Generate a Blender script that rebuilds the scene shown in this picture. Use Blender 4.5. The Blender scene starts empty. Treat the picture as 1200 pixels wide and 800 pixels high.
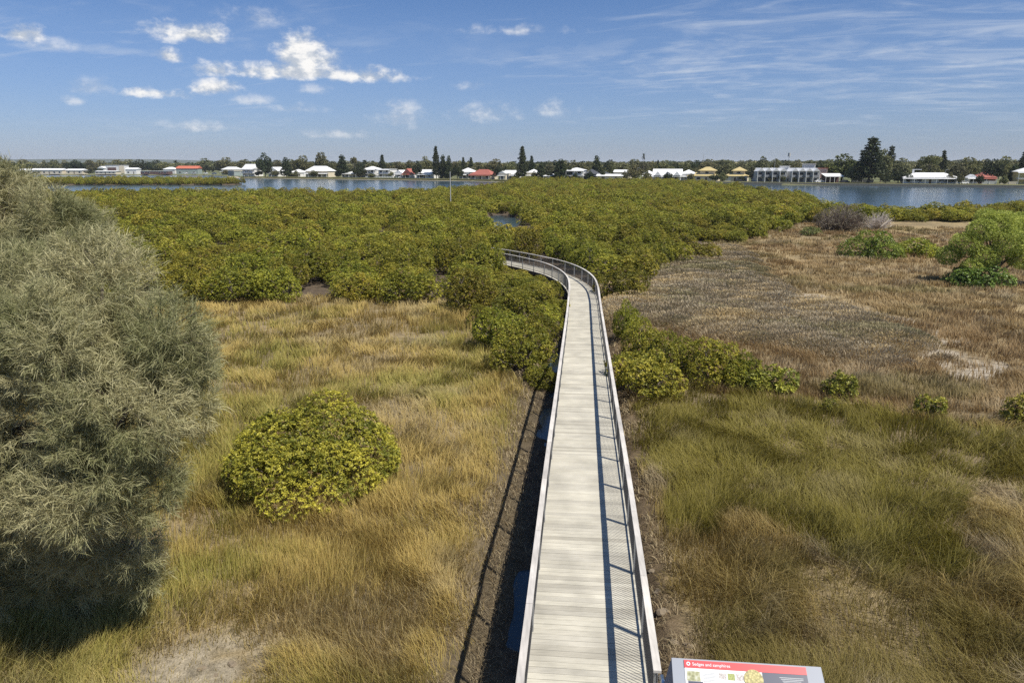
import bpy, bmesh, math, random
import numpy as np
from mathutils import Vector, Matrix, Euler

R = math.radians
random.seed(7)
rng = np.random.default_rng(11)
scene = bpy.context.scene
col = scene.collection

# ---------------------------------------------------------------- camera model
CZ = 9.6                       # eye height above the marsh, on the lookout
F = 840.0                      # focal length in photo pixels (1200 wide)
PITCH = math.atan2(207.0, F)
CP, SP = math.cos(PITCH), math.sin(PITCH)


def at(px, py, z=0.0):
    """ground point (height z) seen at a photo pixel"""
    h = CZ - z
    v = py - 400.0
    d = F * SP + v * CP
    return ((px - 600.0) * h / d, h * (F * CP - v * SP) / d)


def proj(x, y, z):
    zc = y * CP + (CZ - z) * SP
    return 600 + x / zc * F, 400 + ((CZ - z) * CP - y * SP) / zc * F


cam_d = bpy.data.cameras.new('camera')
cam = bpy.data.objects.new('camera', cam_d)
col.objects.link(cam)
cam.location = (0, 0, CZ)
cam.rotation_euler = (math.pi / 2 - PITCH, 0, 0)
cam_d.sensor_width = 36.0
cam_d.lens = 36.0 * F / 1200.0
cam_d.clip_start = 0.1
cam_d.clip_end = 60000
scene.camera = cam

# ---------------------------------------------------------------- noise (numpy)
_T = np.random.default_rng(5).random((8, 256, 256))


def vnoise(x, y, seed=0):
    t = _T[seed % 8]
    xi = np.floor(x).astype(int); yi = np.floor(y).astype(int)
    fx = x - xi; fy = y - yi
    fx = fx * fx * (3 - 2 * fx); fy = fy * fy * (3 - 2 * fy)
    a = t[xi & 255, yi & 255]; b = t[(xi + 1) & 255, yi & 255]
    c = t[xi & 255, (yi + 1) & 255]; d = t[(xi + 1) & 255, (yi + 1) & 255]
    return (a * (1 - fx) + b * fx) * (1 - fy) + (c * (1 - fx) + d * fx) * fy


def fbm(x, y, seed=0, oct=3):
    s = 0; a = 0.5; n = 0
    for k in range(oct):
        s = s + a * vnoise(x * 2 ** k + 17.3 * k, y * 2 ** k - 9.1 * k, seed + k)
        n += a; a *= 0.55
    return s / n


def sstep(a, b, x):
    t = np.clip((x - a) / (b - a), 0, 1)
    return t * t * (3 - 2 * t)


def inpoly(poly, x, y):
    x = np.asarray(x, float); y = np.asarray(y, float)
    r = np.zeros(x.shape, bool)
    n = len(poly)
    for i in range(n):
        x1, y1 = poly[i]; x2, y2 = poly[(i + 1) % n]
        if y1 == y2: continue
        c = ((y1 > y) != (y2 > y)) & (x < (x2 - x1) * (y - y1) / (y2 - y1) + x1)
        r ^= c
    return r


def polydist(pts, x, y, closed=False):
    """distance to a polyline, with signed side (right positive) of nearest segment"""
    x = np.asarray(x, float); y = np.asarray(y, float)
    best = np.full(x.shape, 1e9); side = np.zeros(x.shape)
    seg = list(zip(pts[:-1], pts[1:])) + ([(pts[-1], pts[0])] if closed else [])
    for (x1, y1), (x2, y2) in seg:
        dx, dy = x2 - x1, y2 - y1
        L = dx * dx + dy * dy
        t = np.clip(((x - x1) * dx + (y - y1) * dy) / L, 0, 1)
        ex = x - x1 - t * dx; ey = y - y1 - t * dy
        d = np.hypot(ex, ey)
        s = np.sign(ex * dy - ey * dx)
        m = d < best
        best = np.where(m, d, best); side = np.where(m, s, side)
    return best, side


# ---------------------------------------------------------------- object helpers
def link(o, parent=None):
    col.objects.link(o)
    if parent is not None:
        o.parent = parent
    return o


def tag(o, label=None, cat=None, group=None, kind=None):
    if label: o['label'] = label
    if cat: o['category'] = cat
    if group: o['group'] = group
    if kind: o['kind'] = kind
    return o


def thing(name, label, cat, loc=(0, 0, 0), rz=0.0, group=None):
    o = bpy.data.objects.new(name, None)
    o.empty_display_size = 0.3
    o.location = loc; o.rotation_euler = (0, 0, rz)
    link(o)
    return tag(o, label, cat, group)


def np_mesh(name, V, faces, mats, colv=None, smooth=False, matidx=None):
    """faces: list of (M,k) int arrays, one per polygon size"""
    me = bpy.data.meshes.new(name)
    V = np.ascontiguousarray(V, dtype=np.float32)
    me.vertices.add(len(V)); me.vertices.foreach_set('co', V.ravel())
    if not isinstance(faces, (list, tuple)): faces = [faces]
    faces = [np.asarray(f, dtype=np.int32) for f in faces if len(f)]
    loops = np.concatenate([f.ravel() for f in faces])
    sizes = np.concatenate([np.full(len(f), f.shape[1], dtype=np.int32) for f in faces])
    starts = np.concatenate([[0], np.cumsum(sizes)[:-1]]).astype(np.int32)
    me.loops.add(len(loops)); me.loops.foreach_set('vertex_index', loops)
    me.polygons.add(len(sizes))
    me.polygons.foreach_set('loop_start', starts)
    me.polygons.foreach_set('loop_total', sizes)
    if smooth:
        me.polygons.foreach_set('use_smooth', np.ones(len(sizes), bool))
    if matidx is not None:
        me.polygons.foreach_set('material_index', np.asarray(matidx, dtype=np.int32))
    if colv is not None:
        a = me.attributes.new('col', 'FLOAT_COLOR', 'POINT')
        c = np.ones((len(V), 4), dtype=np.float32); c[:, :3] = colv
        a.data.foreach_set('color', c.ravel())
    for m in (mats if isinstance(mats, (list, tuple)) else [mats]):
        me.materials.append(m)
    me.update(); me.validate()
    return me


class MB:
    """collects boxes, prisms and tubes, links them as one mesh object"""
    def __init__(self):
        self.v = []; self.f = []; self.m = []; self.n = 0

    def add(self, verts, faces, mi=0):
        self.v.extend([tuple(p) for p in verts])
        self.f.extend([tuple(i + self.n for i in f) for f in faces])
        self.m.extend([mi] * len(faces))
        self.n += len(verts)
        return self

    def box(self, c, s, rz=0.0, mi=0):
        cx, cy, cz = c; sx, sy, sz = s[0] / 2, s[1] / 2, s[2] / 2
        co, si = math.cos(rz), math.sin(rz)
        P = []
        for dz in (-sz, sz):
            for dx, dy in ((-sx, -sy), (sx, -sy), (sx, sy), (-sx, sy)):
                P.append((cx + dx * co - dy * si, cy + dx * si + dy * co, cz + dz))
        return self.add(P, [(3, 2, 1, 0), (4, 5, 6, 7), (0, 1, 5, 4), (1, 2, 6, 5), (2, 3, 7, 6), (3, 0, 4, 7)], mi)

    def tube(self, pts, rad, seg=6, mi=0, caps=True):
        pts = [Vector(p) for p in pts]
        if not isinstance(rad, (list, tuple)): rad = [rad] * len(pts)
        V = []; n = len(pts)
        ref = None
        for i, p in enumerate(pts):
            d = (pts[min(i + 1, n - 1)] - pts[max(i - 1, 0)]).normalized()
            if ref is None or abs(ref.dot(d)) > 0.95:
                ref = Vector((0, 0, 1)) if abs(d.z) < 0.9 else Vector((1, 0, 0))
            u = d.cross(ref).normalized(); w = u.cross(d)
            ref = w
            for k in range(seg):
                a = 2 * math.pi * k / seg
                V.append(p + (u * math.cos(a) + w * math.sin(a)) * rad[i])
        Fc = []
        for i in range(n - 1):
            for k in range(seg):
                a = i * seg + k; b = i * seg + (k + 1) % seg
                Fc.append((a, b, b + seg, a + seg))
        if caps:
            Fc.append(tuple(reversed(range(seg)))); Fc.append(tuple(range((n - 1) * seg, n * seg)))
        return self.add(V, Fc, mi)

    def ribbon(self, P, W, H, mi=0):
        """rectangular bar swept along P (list of 3d points); W across in plan, H tall, P at its top"""
        V = []; n = len(P)
        for i, p in enumerate(P):
            a = Vector(P[max(i - 1, 0)]); b = Vector(P[min(i + 1, n - 1)])
            d = (b - a); d.z = 0; d.normalize()
            nx, ny = d.y, -d.x
            for sx, sz in ((-1, -1), (1, -1), (1, 0), (-1, 0)):
                V.append((p[0] + nx * sx * W / 2, p[1] + ny * sx * W / 2, p[2] + sz * H))
        Fc = []
        for i in range(n - 1):
            for k in range(4):
                a = i * 4 + k; b = i * 4 + (k + 1) % 4
                Fc.append((a, b, b + 4, a + 4))
        Fc.append((0, 1, 2, 3)); Fc.append(tuple(reversed(range((n - 1) * 4, n * 4))))
        return self.add(V, Fc, mi)

    def build(self, name, mats, parent=None, smooth=False):
        me = bpy.data.meshes.new(name)
        me.from_pydata([tuple(v) for v in self.v], [], self.f)
        for m in (mats if isinstance(mats, (list, tuple)) else [mats]): me.materials.append(m)
        me.polygons.foreach_set('material_index', self.m)
        if smooth: me.polygons.foreach_set('use_smooth', [True] * len(self.f))
        bm = bmesh.new(); bm.from_mesh(me); bmesh.ops.recalc_face_normals(bm, faces=bm.faces); bm.to_mesh(me); bm.free()
        me.update()
        return link(bpy.data.objects.new(name, me), parent)


# ---------------------------------------------------------------- materials
def new_mat(name):
    m = bpy.data.materials.new(name); m.use_nodes = True
    nt = m.node_tree
    b = nt.nodes['Principled BSDF']
    return m, nt, b


def N(nt, typ, **kw):
    n = nt.nodes.new(typ)
    for k, v in kw.items():
        if k.startswith('i_'):
            n.inputs[k[2:].replace('_', ' ')].default_value = v
        else:
            setattr(n, k, v)
    return n


def simple(name, c, rough=0.7, var=0.15, scale=3.0, metal=0.0, spec=0.4, bump=0.0):
    """a plain painted or raw surface with mottling"""
    m, nt, b = new_mat(name)
    b.inputs['Roughness'].default_value = rough
    b.inputs['Metallic'].default_value = metal
    b.inputs['Specular IOR Level'].default_value = spec
    tc = N(nt, 'ShaderNodeTexCoord')
    nz = N(nt, 'ShaderNodeTexNoise'); nz.inputs['Scale'].default_value = scale; nz.inputs['Detail'].default_value = 5
    nt.links.new(tc.outputs['Object'], nz.inputs['Vector'])
    mx = N(nt, 'ShaderNodeMix', data_type='RGBA')
    mx.inputs[6].default_value = (c[0] * (1 - var), c[1] * (1 - var), c[2] * (1 - var), 1)
    mx.inputs[7].default_value = (min(1, c[0] * (1 + var)), min(1, c[1] * (1 + var)), min(1, c[2] * (1 + var)), 1)
    nt.links.new(nz.outputs['Fac'], mx.inputs[0])
    nt.links.new(mx.outputs[2], b.inputs['Base Color'])
    if bump:
        bp = N(nt, 'ShaderNodeBump'); bp.inputs['Strength'].default_value = bump; bp.inputs['Distance'].default_value = 0.02
        nt.links.new(nz.outputs['Fac'], bp.inputs['Height']); nt.links.new(bp.outputs['Normal'], b.inputs['Normal'])
    return m


def leaf_mat(name, rough=0.55, spec=0.3, trans=0.3, objvar=0.25, huevar=0.03, sat=1.0):
    """leaves / blades: colour from the 'col' attribute, varied a little from plant to plant"""
    m, nt, b = new_mat(name)
    at_ = N(nt, 'ShaderNodeAttribute', attribute_name='col')
    oi = N(nt, 'ShaderNodeObjectInfo')
    hs = N(nt, 'ShaderNodeHueSaturation')
    mr = N(nt, 'ShaderNodeMapRange'); mr.inputs[3].default_value = 1 - objvar; mr.inputs[4].default_value = 1 + objvar
    nt.links.new(oi.outputs['Random'], mr.inputs[0])
    mh = N(nt, 'ShaderNodeMath', operation='MULTIPLY'); mh.inputs[1].default_value = 7.31
    fr = N(nt, 'ShaderNodeMath', operation='FRACT')
    nt.links.new(oi.outputs['Random'], mh.inputs[0]); nt.links.new(mh.outputs[0], fr.inputs[0])
    m2 = N(nt, 'ShaderNodeMapRange'); m2.inputs[3].default_value = 0.5 - huevar; m2.inputs[4].default_value = 0.5 + huevar
    nt.links.new(fr.outputs[0], m2.inputs[0])
    hs.inputs['Saturation'].default_value = sat
    nt.links.new(m2.outputs[0], hs.inputs['Hue'])
    nt.links.new(mr.outputs[0], hs.inputs['Value'])
    nt.links.new(at_.outputs['Color'], hs.inputs['Color'])
    nt.links.new(hs.outputs['Color'], b.inputs['Base Color'])
    b.inputs['Roughness'].default_value = rough
    b.inputs['Specular IOR Level'].default_value = spec
    if trans > 0:
        tr = N(nt, 'ShaderNodeBsdfTranslucent')
        nt.links.new(hs.outputs['Color'], tr.inputs['Color'])
        mx = N(nt, 'ShaderNodeMixShader'); mx.inputs[0].default_value = trans
        nt.links.new(b.outputs[0], mx.inputs[1]); nt.links.new(tr.outputs[0], mx.inputs[2])
        nt.links.new(mx.outputs[0], nt.nodes['Material Output'].inputs['Surface'])
    return m


M_BARK = simple('grey brown bark', (0.16, 0.13, 0.10), 0.9, 0.35, 6, bump=0.4)
M_MANG = leaf_mat('mangrove leaves', 0.5, 0.3, 0.3, 0.24, 0.016)
M_GRASS = leaf_mat('grass blades', 0.6, 0.25, 0.35, 0.0, 0.0)
M_SHEOAK = leaf_mat('sheoak needles', 0.55, 0.3, 0.2, 0.05, 0.0)
M_TREE = leaf_mat('tree leaves', 0.55, 0.3, 0.2, 0.22, 0.02)
# ================================================================ light, sky
SUN_TO = Vector((0.51, -0.39, 1.0)).normalized()
SUN_EL = math.asin(SUN_TO.z)
SUN_AZ = math.atan2(SUN_TO.x, SUN_TO.y)          # clockwise from +Y
sd = bpy.data.lights.new('sun', 'SUN'); sd.energy = 4.3; sd.angle = R(0.53); sd.color = (1.0, 0.95, 0.86)
sun = bpy.data.objects.new('sun', sd); col.objects.link(sun)
sun.rotation_euler = SUN_TO.to_track_quat('Z', 'Y').to_euler()
sun.location = (60, -40, 120)

w = bpy.data.worlds.new('World'); scene.world = w; w.use_nodes = True
nt = w.node_tree; nt.nodes.clear()
out = N(nt, 'ShaderNodeOutputWorld'); bg = N(nt, 'ShaderNodeBackground'); bg.inputs['Strength'].default_value = 0.107
nt.links.new(bg.outputs[0], out.inputs['Surface'])
sky = N(nt, 'ShaderNodeTexSky', sky_type='NISHITA'); sky.sun_disc = False
sky.sun_elevation = SUN_EL; sky.sun_rotation = SUN_AZ
sky.altitude = 0; sky.air_density = 1.0; sky.dust_density = 0.25; sky.ozone_density = 3.0
tc = N(nt, 'ShaderNodeTexCoord')
sep = N(nt, 'ShaderNodeSeparateXYZ'); nt.links.new(tc.outputs['Generated'], sep.inputs[0])


def MM(op, a, b=None, c=None, clamp=False):
    n = N(nt, 'ShaderNodeMath', operation=op); n.use_clamp = clamp
    for i, q in enumerate((a, b, c)):
        if q is None: continue
        if isinstance(q, (int, float)): n.inputs[i].default_value = q
        else: nt.links.new(q, n.inputs[i])
    return n.outputs[0]


def MR(x, a, b, c=0.0, d=1.0, smooth=True):
    n = N(nt, 'ShaderNodeMapRange', interpolation_type='SMOOTHSTEP' if smooth else 'LINEAR')
    nt.links.new(x, n.inputs[0])
    for i, q in zip((1, 2, 3, 4), (a, b, c, d)): n.inputs[i].default_value = q
    return n.outputs[0]


def CXYZ(x, y, z):
    n = N(nt, 'ShaderNodeCombineXYZ')
    for i, q in enumerate((x, y, z)):
        if isinstance(q, (int, float)): n.inputs[i].default_value = q
        else: nt.links.new(q, n.inputs[i])
    return n.outputs[0]


def NZ(vec, scale, detail=5.0, rough=0.55, dist=0.0):
    n = N(nt, 'ShaderNodeTexNoise'); n.inputs['Scale'].default_value = scale
    n.inputs['Detail'].default_value = detail; n.inputs['Roughness'].default_value = rough
    n.inputs['Distortion'].default_value = dist
    nt.links.new(vec, n.inputs['Vector'])
    return n.outputs['Fac']


az = MM('MULTIPLY', MM('ARCTAN2', sep.outputs[0], sep.outputs[1]), 180 / math.pi)
el = MM('MULTIPLY', MM('ARCSINE', sep.outputs[2]), 180 / math.pi)


def azel(px, py):
    v = py - 400.0
    x, y, z = px - 600.0, F * CP - v * SP, -(F * SP + v * CP)
    return math.degrees(math.atan2(x, y)), math.degrees(math.asin(z / math.sqrt(x * x + y * y + z * z)))


# --- cumulus puffs: each an irregular heap in its own direction (pixel centre, half sizes in px, strength)
PUFFS = [(222, 41, 36, 13, 1.0), (200, 68, 19, 8, .8), (250, 83, 23, 10, .85), (180, 110, 32, 7, .75),
         (254, 104, 22, 10, .9), (358, 68, 27, 22, 1.1), (352, 86, 68, 10, 1.0), (420, 90, 58, 9, .85),
         (24, 42, 28, 10, .8), (470, 126, 22, 8, .55), (464, 143, 16, 9, .55), (375, 106, 16, 7, .5),
         (300, 22, 32, 11, .5), (84, 119, 10, 5, .5), (320, 88, 30, 8, .8), (570, 135, 34, 11, .42), (465, 138, 26, 16, .35),
         (300, 118, 24, 6, .45), (350, 128, 30, 6, .4), (600, 37, 54, 6, .5), (110, 105, 26, 9, .4), (550, 102, 18, 6, .4),
         (395, 158, 30, 5, .35), (240, 150, 40, 6, .3), (655, 130, 22, 10, .45), (60, 52, 34, 9, .4)]
warp = CXYZ(az, MM('MULTIPLY', el, 1.5), 0.0)
n1 = NZ(warp, 0.55, 6, 0.6)
n1o = MM('SUBTRACT', n1, 0.5)
n2 = NZ(warp, 0.16, 4, 0.5)
dens = None
weak = None
for (px, py, hx, hy, st) in PUFFS:
    a0, e0 = azel(px, py); a1, _ = azel(px + hx, py); _, e1 = azel(px, py - hy)
    da = MM('DIVIDE', MM('SUBTRACT', az, a0), (a1 - a0) * 1.7)
    de0 = MM('DIVIDE', MM('SUBTRACT', el, e0), (e1 - e0) * 1.8)
    de = MM('MAXIMUM', de0, MM('MULTIPLY', de0, -1.7))          # flatter bases
    d = MM('SQRT', MM('ADD', MM('MULTIPLY', da, da), MM('MULTIPLY', de, de)))
    k = MM('MULTIPLY', MM('SUBTRACT', 1.0, d), max(st, .6))
    if st < .56: weak = k if weak is None else MM('MAXIMUM', weak, k)
    else: dens = k if dens is None else MM('MAXIMUM', dens, k)
rag = MM('ADD', MM('MULTIPLY', n1o, 1.9), MM('MULTIPLY', MM('SUBTRACT', n2, 0.5), 0.6))
cum = MR(MM('ADD', dens, rag), 0.08, 0.85)
cum = MM('MULTIPLY', cum, MR(dens, -0.12, 0.12))
wk = MM('MULTIPLY', MR(MM('ADD', weak, rag), 0.0, 1.0), MM('MULTIPLY', MR(weak, -0.2, 0.25), .55))
cum = MM('MAXIMUM', cum, wk)
# lit tops, greyer bases: compare the heap with itself a little higher up
warp2 = CXYZ(MM('ADD', az, 0.5), MM('MULTIPLY', MM('ADD', el, 0.55), 1.5), 0.0)
n1b = NZ(warp2, 0.55, 6, 0.6)
shade = MR(MM('SUBTRACT', n1, n1b), -0.12, 0.14)
# --- cirrus sheets on a flat high layer
zz = MM('ADD', MM('MAXIMUM', sep.outputs[2], 0.0), 0.10)
u = MM('DIVIDE', sep.outputs[0], zz); v = MM('DIVIDE', sep.outputs[1], zz)
ur = MM('ADD', MM('MULTIPLY', u, 0.94), MM('MULTIPLY', v, -0.34))
vr = MM('ADD', MM('MULTIPLY', u, 0.34), MM('MULTIPLY', v, 0.94))
c1 = NZ(CXYZ(MM('MULTIPLY', ur, 0.6), MM('MULTIPLY', vr, 1.7), 3.0), 2.6, 8, 0.64, 0.8)
c2 = NZ(CXYZ(u, v, 9.0), 0.42, 3, 0.5)
c3 = NZ(CXYZ(u, v, 19.0), 2.6, 6, 0.6, 0.3)
side = MR(az, -10.0, 26.0, -0.02, 0.05)
lowb = MM('MULTIPLY', MR(el, 1.0, 4.0), MR(el, 14.0, 6.0))
cir = MR(MM('ADD', MM('ADD', c1, MM('MULTIPLY', MM('SUBTRACT', c2, 0.5), 0.55)), MM('ADD', side, MM('MULTIPLY', lowb, 0.05))), 0.57, 0.93)
mack = MM('MULTIPLY', MR(c3, 0.48, 0.72), MM('MULTIPLY', MR(c2, 0.42, 0.6), lowb))
lay = MM('ADD', MM('MULTIPLY', cir, 0.46), MM('MULTIPLY', mack, 0.34), clamp=True)
lay = MM('MULTIPLY', lay, MR(el, 0.5, 3.5))
# veil of thin haze in the blue
ccol = N(nt, 'ShaderNodeMix', data_type='RGBA')
ccol.inputs[6].default_value = (3.6, 4.0, 4.6, 1); ccol.inputs[7].default_value = (7.0, 6.9, 6.75, 1)
nt.links.new(shade, ccol.inputs[0])
tint = N(nt, 'ShaderNodeMix', data_type='RGBA', blend_type='MULTIPLY'); tint.inputs[0].default_value = 1.0
tr_ = N(nt, 'ShaderNodeValToRGB')
tr_.color_ramp.elements[0].position = 0; tr_.color_ramp.elements[0].color = (.37, .435, .68, 1)
tr_.color_ramp.elements[1].position = 1; tr_.color_ramp.elements[1].color = (.52, .60, .68, 1)
e_ = tr_.color_ramp.elements.new(.15); e_.color = (.44, .51, .68, 1)
e_ = tr_.color_ramp.elements.new(.23); e_.color = (.335, .46, .65, 1)
nt.links.new(MR(el, 0.0, 60.0, 0.0, 1.0, False), tr_.inputs[0]); nt.links.new(tr_.outputs[0], tint.inputs[7])
nt.links.new(sky.outputs[0], tint.inputs[6])
mx1 = N(nt, 'ShaderNodeMix', data_type='RGBA'); mx1.inputs[7].default_value = (4.7, 5.1, 5.7, 1)
nt.links.new(lay, mx1.inputs[0]); nt.links.new(tint.outputs[2], mx1.inputs[6])
mx2 = N(nt, 'ShaderNodeMix', data_type='RGBA')
nt.links.new(cum, mx2.inputs[0]); nt.links.new(mx1.outputs[2], mx2.inputs[6]); nt.links.new(ccol.outputs[2], mx2.inputs[7])
nt.links.new(mx2.outputs[2], bg.inputs['Color'])

scene.view_settings.view_transform = 'Standard'
scene.view_settings.look = 'None'
scene.view_settings.exposure = 0.42
scene.view_settings.gamma = 1.0
scene.view_settings.use_curve_mapping = False
scene.render.engine = 'CYCLES'
cy = scene.cycles
cy.max_bounces = 5; cy.diffuse_bounces = 3; cy.glossy_bounces = 2; cy.transmission_bounces = 3; cy.transparent_max_bounces = 8
cy.caustics_reflective = False; cy.caustics_refractive = False
cy.use_adaptive_sampling = True; cy.adaptive_threshold = 0.01
cy.use_denoising = False
try:
    cy.denoiser = 'OPENIMAGEDENOISE'; cy.denoising_input_passes = 'RGB_ALBEDO_NORMAL'; cy.denoising_prefilter = 'ACCURATE'
except Exception: cy.use_denoising = False
cy.sample_clamp_indirect = 6
# ================================================================ plan of the place
CL = [(-0.05, -3.0), (0.64, 4.2), (1.085, 8.68), (2.0, 18.2), (3.05, 29.0), (4.54, 44.5), (4.98, 49.5), (5.12, 53), (4.92, 56.2), (4.38, 59.2),
      (3.5, 62), (2.2, 64.6), (.7, 67.2), (-1.2, 70), (-4.0, 73.5), (-8, 78)]


def deck_z(y):                                   # level, then a gentle ramp down into the mangroves
    return 1.5 - 0.042 * np.clip(np.asarray(y, float) - 15.0, 0, 25.5) * np.clip((np.asarray(y, float) - 15) / 6 * .5 + .5, .5, 1) - 0.0


def smooth_line(pts, step):
    """Catmull-Rom through pts, evenly resampled"""
    P = [np.array(p, float) for p in pts]
    out = []
    for i in range(len(P) - 1):
        p0 = P[max(i - 1, 0)]; p1 = P[i]; p2 = P[i + 1]; p3 = P[min(i + 2, len(P) - 1)]
        # centripetal-ish tangents from chord lengths
        for t in np.linspace(0, 1, 24, endpoint=False):
            d1 = np.linalg.norm(p2 - p1); d0 = max(np.linalg.norm(p1 - p0), 1e-6); d2 = max(np.linalg.norm(p3 - p2), 1e-6)
            m1 = ((p1 - p0) / d0 * d1 + (p2 - p1)) / 2 if i > 0 else (p2 - p1)
            m2 = ((p2 - p1) + (p3 - p2) / d2 * d1) / 2 if i < len(P) - 2 else (p2 - p1)
            h00 = 2 * t ** 3 - 3 * t * t + 1; h10 = t ** 3 - 2 * t * t + t; h01 = -2 * t ** 3 + 3 * t * t; h11 = t ** 3 - t * t
            out.append(h00 * p1 + h10 * m1 + h01 * p2 + h11 * m2)
    out.append(P[-1]); out = np.array(out)
    s = np.concatenate([[0], np.cumsum(np.linalg.norm(np.diff(out, axis=0), axis=1))])
    q = np.arange(0, s[-1], step)
    return np.stack([np.interp(q, s, out[:, 0]), np.interp(q, s, out[:, 1])], 1)


# far shore line (water's edge), left to right
SHORE = [(-2500, 900), (-900, 800), (-505, 740), (-300, 722), (-240, 640), (-208, 563), (-86, 498), (0, 436), (94, 402), (168, 361), (229, 327), (330, 285), (600, 230), (2500, 100)]
# dry and mangrove land on this side of the water
LAND = [(-600, 214), (-144, 216), (-118, 224), (-80, 228), (-50, 217), (-35, 234), (-18, 255), (-4, 310), (0, 400), (80, 385), (85, 300), (84, 238), (81, 201), (70, 165), (64, 143),
        (76, 138), (104, 150), (150, 158), (220, 150), (500, 120), (2500, 60), (2500, -2500), (-2500, -2500), (-2500, 214)]
ISLAND = [(-330, 395), (-250, 373), (-143, 374), (-139, 382), (-150, 398), (-230, 425), (-330, 425)]
pg = lambda L: [at(*p) for p in L]
MEADOW_L = pg([(-500, 420), (100, 370), (250, 362), (470, 362), (556, 378), (585, 405), (596, 440), (640, 464), (600, 560), (560, 900), (-700, 900)])
MEADOW_R = pg([(714, 372), (735, 344), (800, 315), (845, 292), (900, 278), (950, 265), (1010, 260), (1300, 263), (1500, 330), (1500, 850), (1000, 900), (760, 900), (736, 480)])
SAMPH = pg([(712, 384), (716, 352), (738, 334), (795, 308), (850, 291), (872, 300), (885, 318), (905, 345), (985, 368), (1062, 395), (1085, 415), (1040, 425), (960, 412), (880, 398), (800, 386), (750, 384)])
PALE = pg([(870, 340), (900, 330), (1060, 372), (1130, 395), (1200, 440), (1130, 450), (1075, 415), (985, 372), (910, 352)])
OLIVE = pg([(738, 470), (800, 450), (900, 462), (1000, 478), (1100, 492), (1400, 500), (1400, 590), (1120, 600), (1080, 660), (1000, 690), (930, 650), (850, 600), (790, 640), (755, 560)])
POND = (-2.2, 130.0, 3.2, 18.0)


def in_pond(x, y, k=1.0):
    return ((x - POND[0]) / (POND[2] * k)) ** 2 + ((y - POND[1]) / (POND[3] * k)) ** 2 < 1


def cl_off(x, y):
    """signed distance from the boardwalk's centre line, right of it positive"""
    d, s = polydist(CL, x, y)
    return d * s


def shore_y(x):
    return np.interp(x, [p[0] for p in SHORE], [p[1] for p in SHORE])


def ground_z(x, y):
    x = np.asarray(x, float); y = np.asarray(y, float)
    r = np.hypot(x, y)
    z = 0.16 * (fbm(x * .22, y * .22, 1) - .5) + 0.10 * (fbm(x * .9, y * .9, 3) - .5)
    off = cl_off(x, y) + 0.5 * (fbm(x * .5, y * .5, 4) - .5)
    near = sstep(60, 45, y)
    # muddy channel beneath and beside the boardwalk
    z = z - near * 0.40 * sstep(-3.1, -2.0, off) * sstep(1.9, 1.0, off)
    z = z - near * 0.30 * sstep(-1.9, -1.4, off) * sstep(0.6, -0.2, off) * sstep(.62, .72, fbm(x * .25 + 3, y * .34, 2) + .3 * (fbm(x * 1.3, y * 1.3, 5) - .5) + .42 * np.exp(-((y - 15.5) / 1.6) ** 2))
    z = np.where(in_pond(x, y, 1.15), -1.0, z)
    land = inpoly(LAND, x, y) | inpoly(ISLAND, x, y)
    far = y > shore_y(x)
    z = np.where(~land & ~far, -1.6, z)
    z = np.where(far, 0.35 + 0.3 * sstep(0, 60, y - shore_y(x)), z)
    # low wooded rises on the horizon
    z = z + np.where(far, 7.0 * sstep(900, 1700, r) * sstep(-100, 420, x), 0)
    z = z + 66 * sstep(4200, 7600, r) * sstep(400, -3500, x) * (0.75 + 0.5 * (fbm(x * .0006, y * .0006, 6) - .5))
    return z


# ---------------------------------------------------------------- ground sheet
def ground_colour(x, y):
    n = len(x)
    soil = np.array([.135, .105, .066]); litter = np.array([.27, .21, .115]); mud = np.array([.105, .08, .056]); green = np.array([.10, .105, .035])
    sandy = np.array([.36, .32, .26]); suburb = np.array([.16, .17, .085]); grey = np.array([.27, .22, .15]); tan = np.array([.33, .25, .13])
    c = np.tile(litter, (n, 1)).astype(float)
    def put(mask, colr, k=1.0):
        nonlocal c
        a = (np.asarray(mask, float) * k)[:, None]
        c = c * (1 - a) + colr * a
    inm = inpoly(MEADOW_L, x, y) | inpoly(MEADOW_R, x, y)
    dR, _ = polydist(MEADOW_R, x, y, True); dL, _ = polydist(MEADOW_L, x, y, True)
    put(~inm, mud)
    put(~inm & (dR < 4) & (x > 5) & (y > 40), np.array([.24, .19, .11]))
    put(~inm & (dL < 3) & (x < 0), np.array([.22, .17, .09]))
    put(inm & (x > 5) & (y > 33), tan)
    put(inpoly(SAMPH, x, y), grey)
    put(sstep(.3, .7, fbm(x * .35, y * .35, 2)) * inm, soil, .55)
    pp = inpoly(PALE, x, y) * sstep(.38, .66, fbm(x * .45, y * .8, 5, 4))
    put(pp, np.array([.37, .32, .25]))
    off = cl_off(x, y) + 0.9 * (fbm(x * .6, y * .6, 4) - .5)
    put((np.abs(off + .5) < 2.3) & (y < 62), mud)
    put(sstep(-3.4, -2.7, off) * sstep(-1.4, -2.0, off) * (y < 45), np.array([.125, .098, .06]), .9)
    put(sstep(1.0, 1.4, off) * sstep(2.6, 2.0, off) * (y < 60), np.array([.13, .095, .058]), .9)
    # bare sandy patch by the sheoak
    bx, by = at(235, 785)
    put(sstep(1.7, .5, np.hypot((x - bx) * .8, (y - by))) * sstep(.2, .5, fbm(x * 1.2, y * 1.2, 1)), np.array([.30, .255, .18]))
    far = y > shore_y(x)
    put(far, suburb)
    put(np.hypot(x, y) > 3000, np.array([.07, .08, .045]))
    return c


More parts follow.
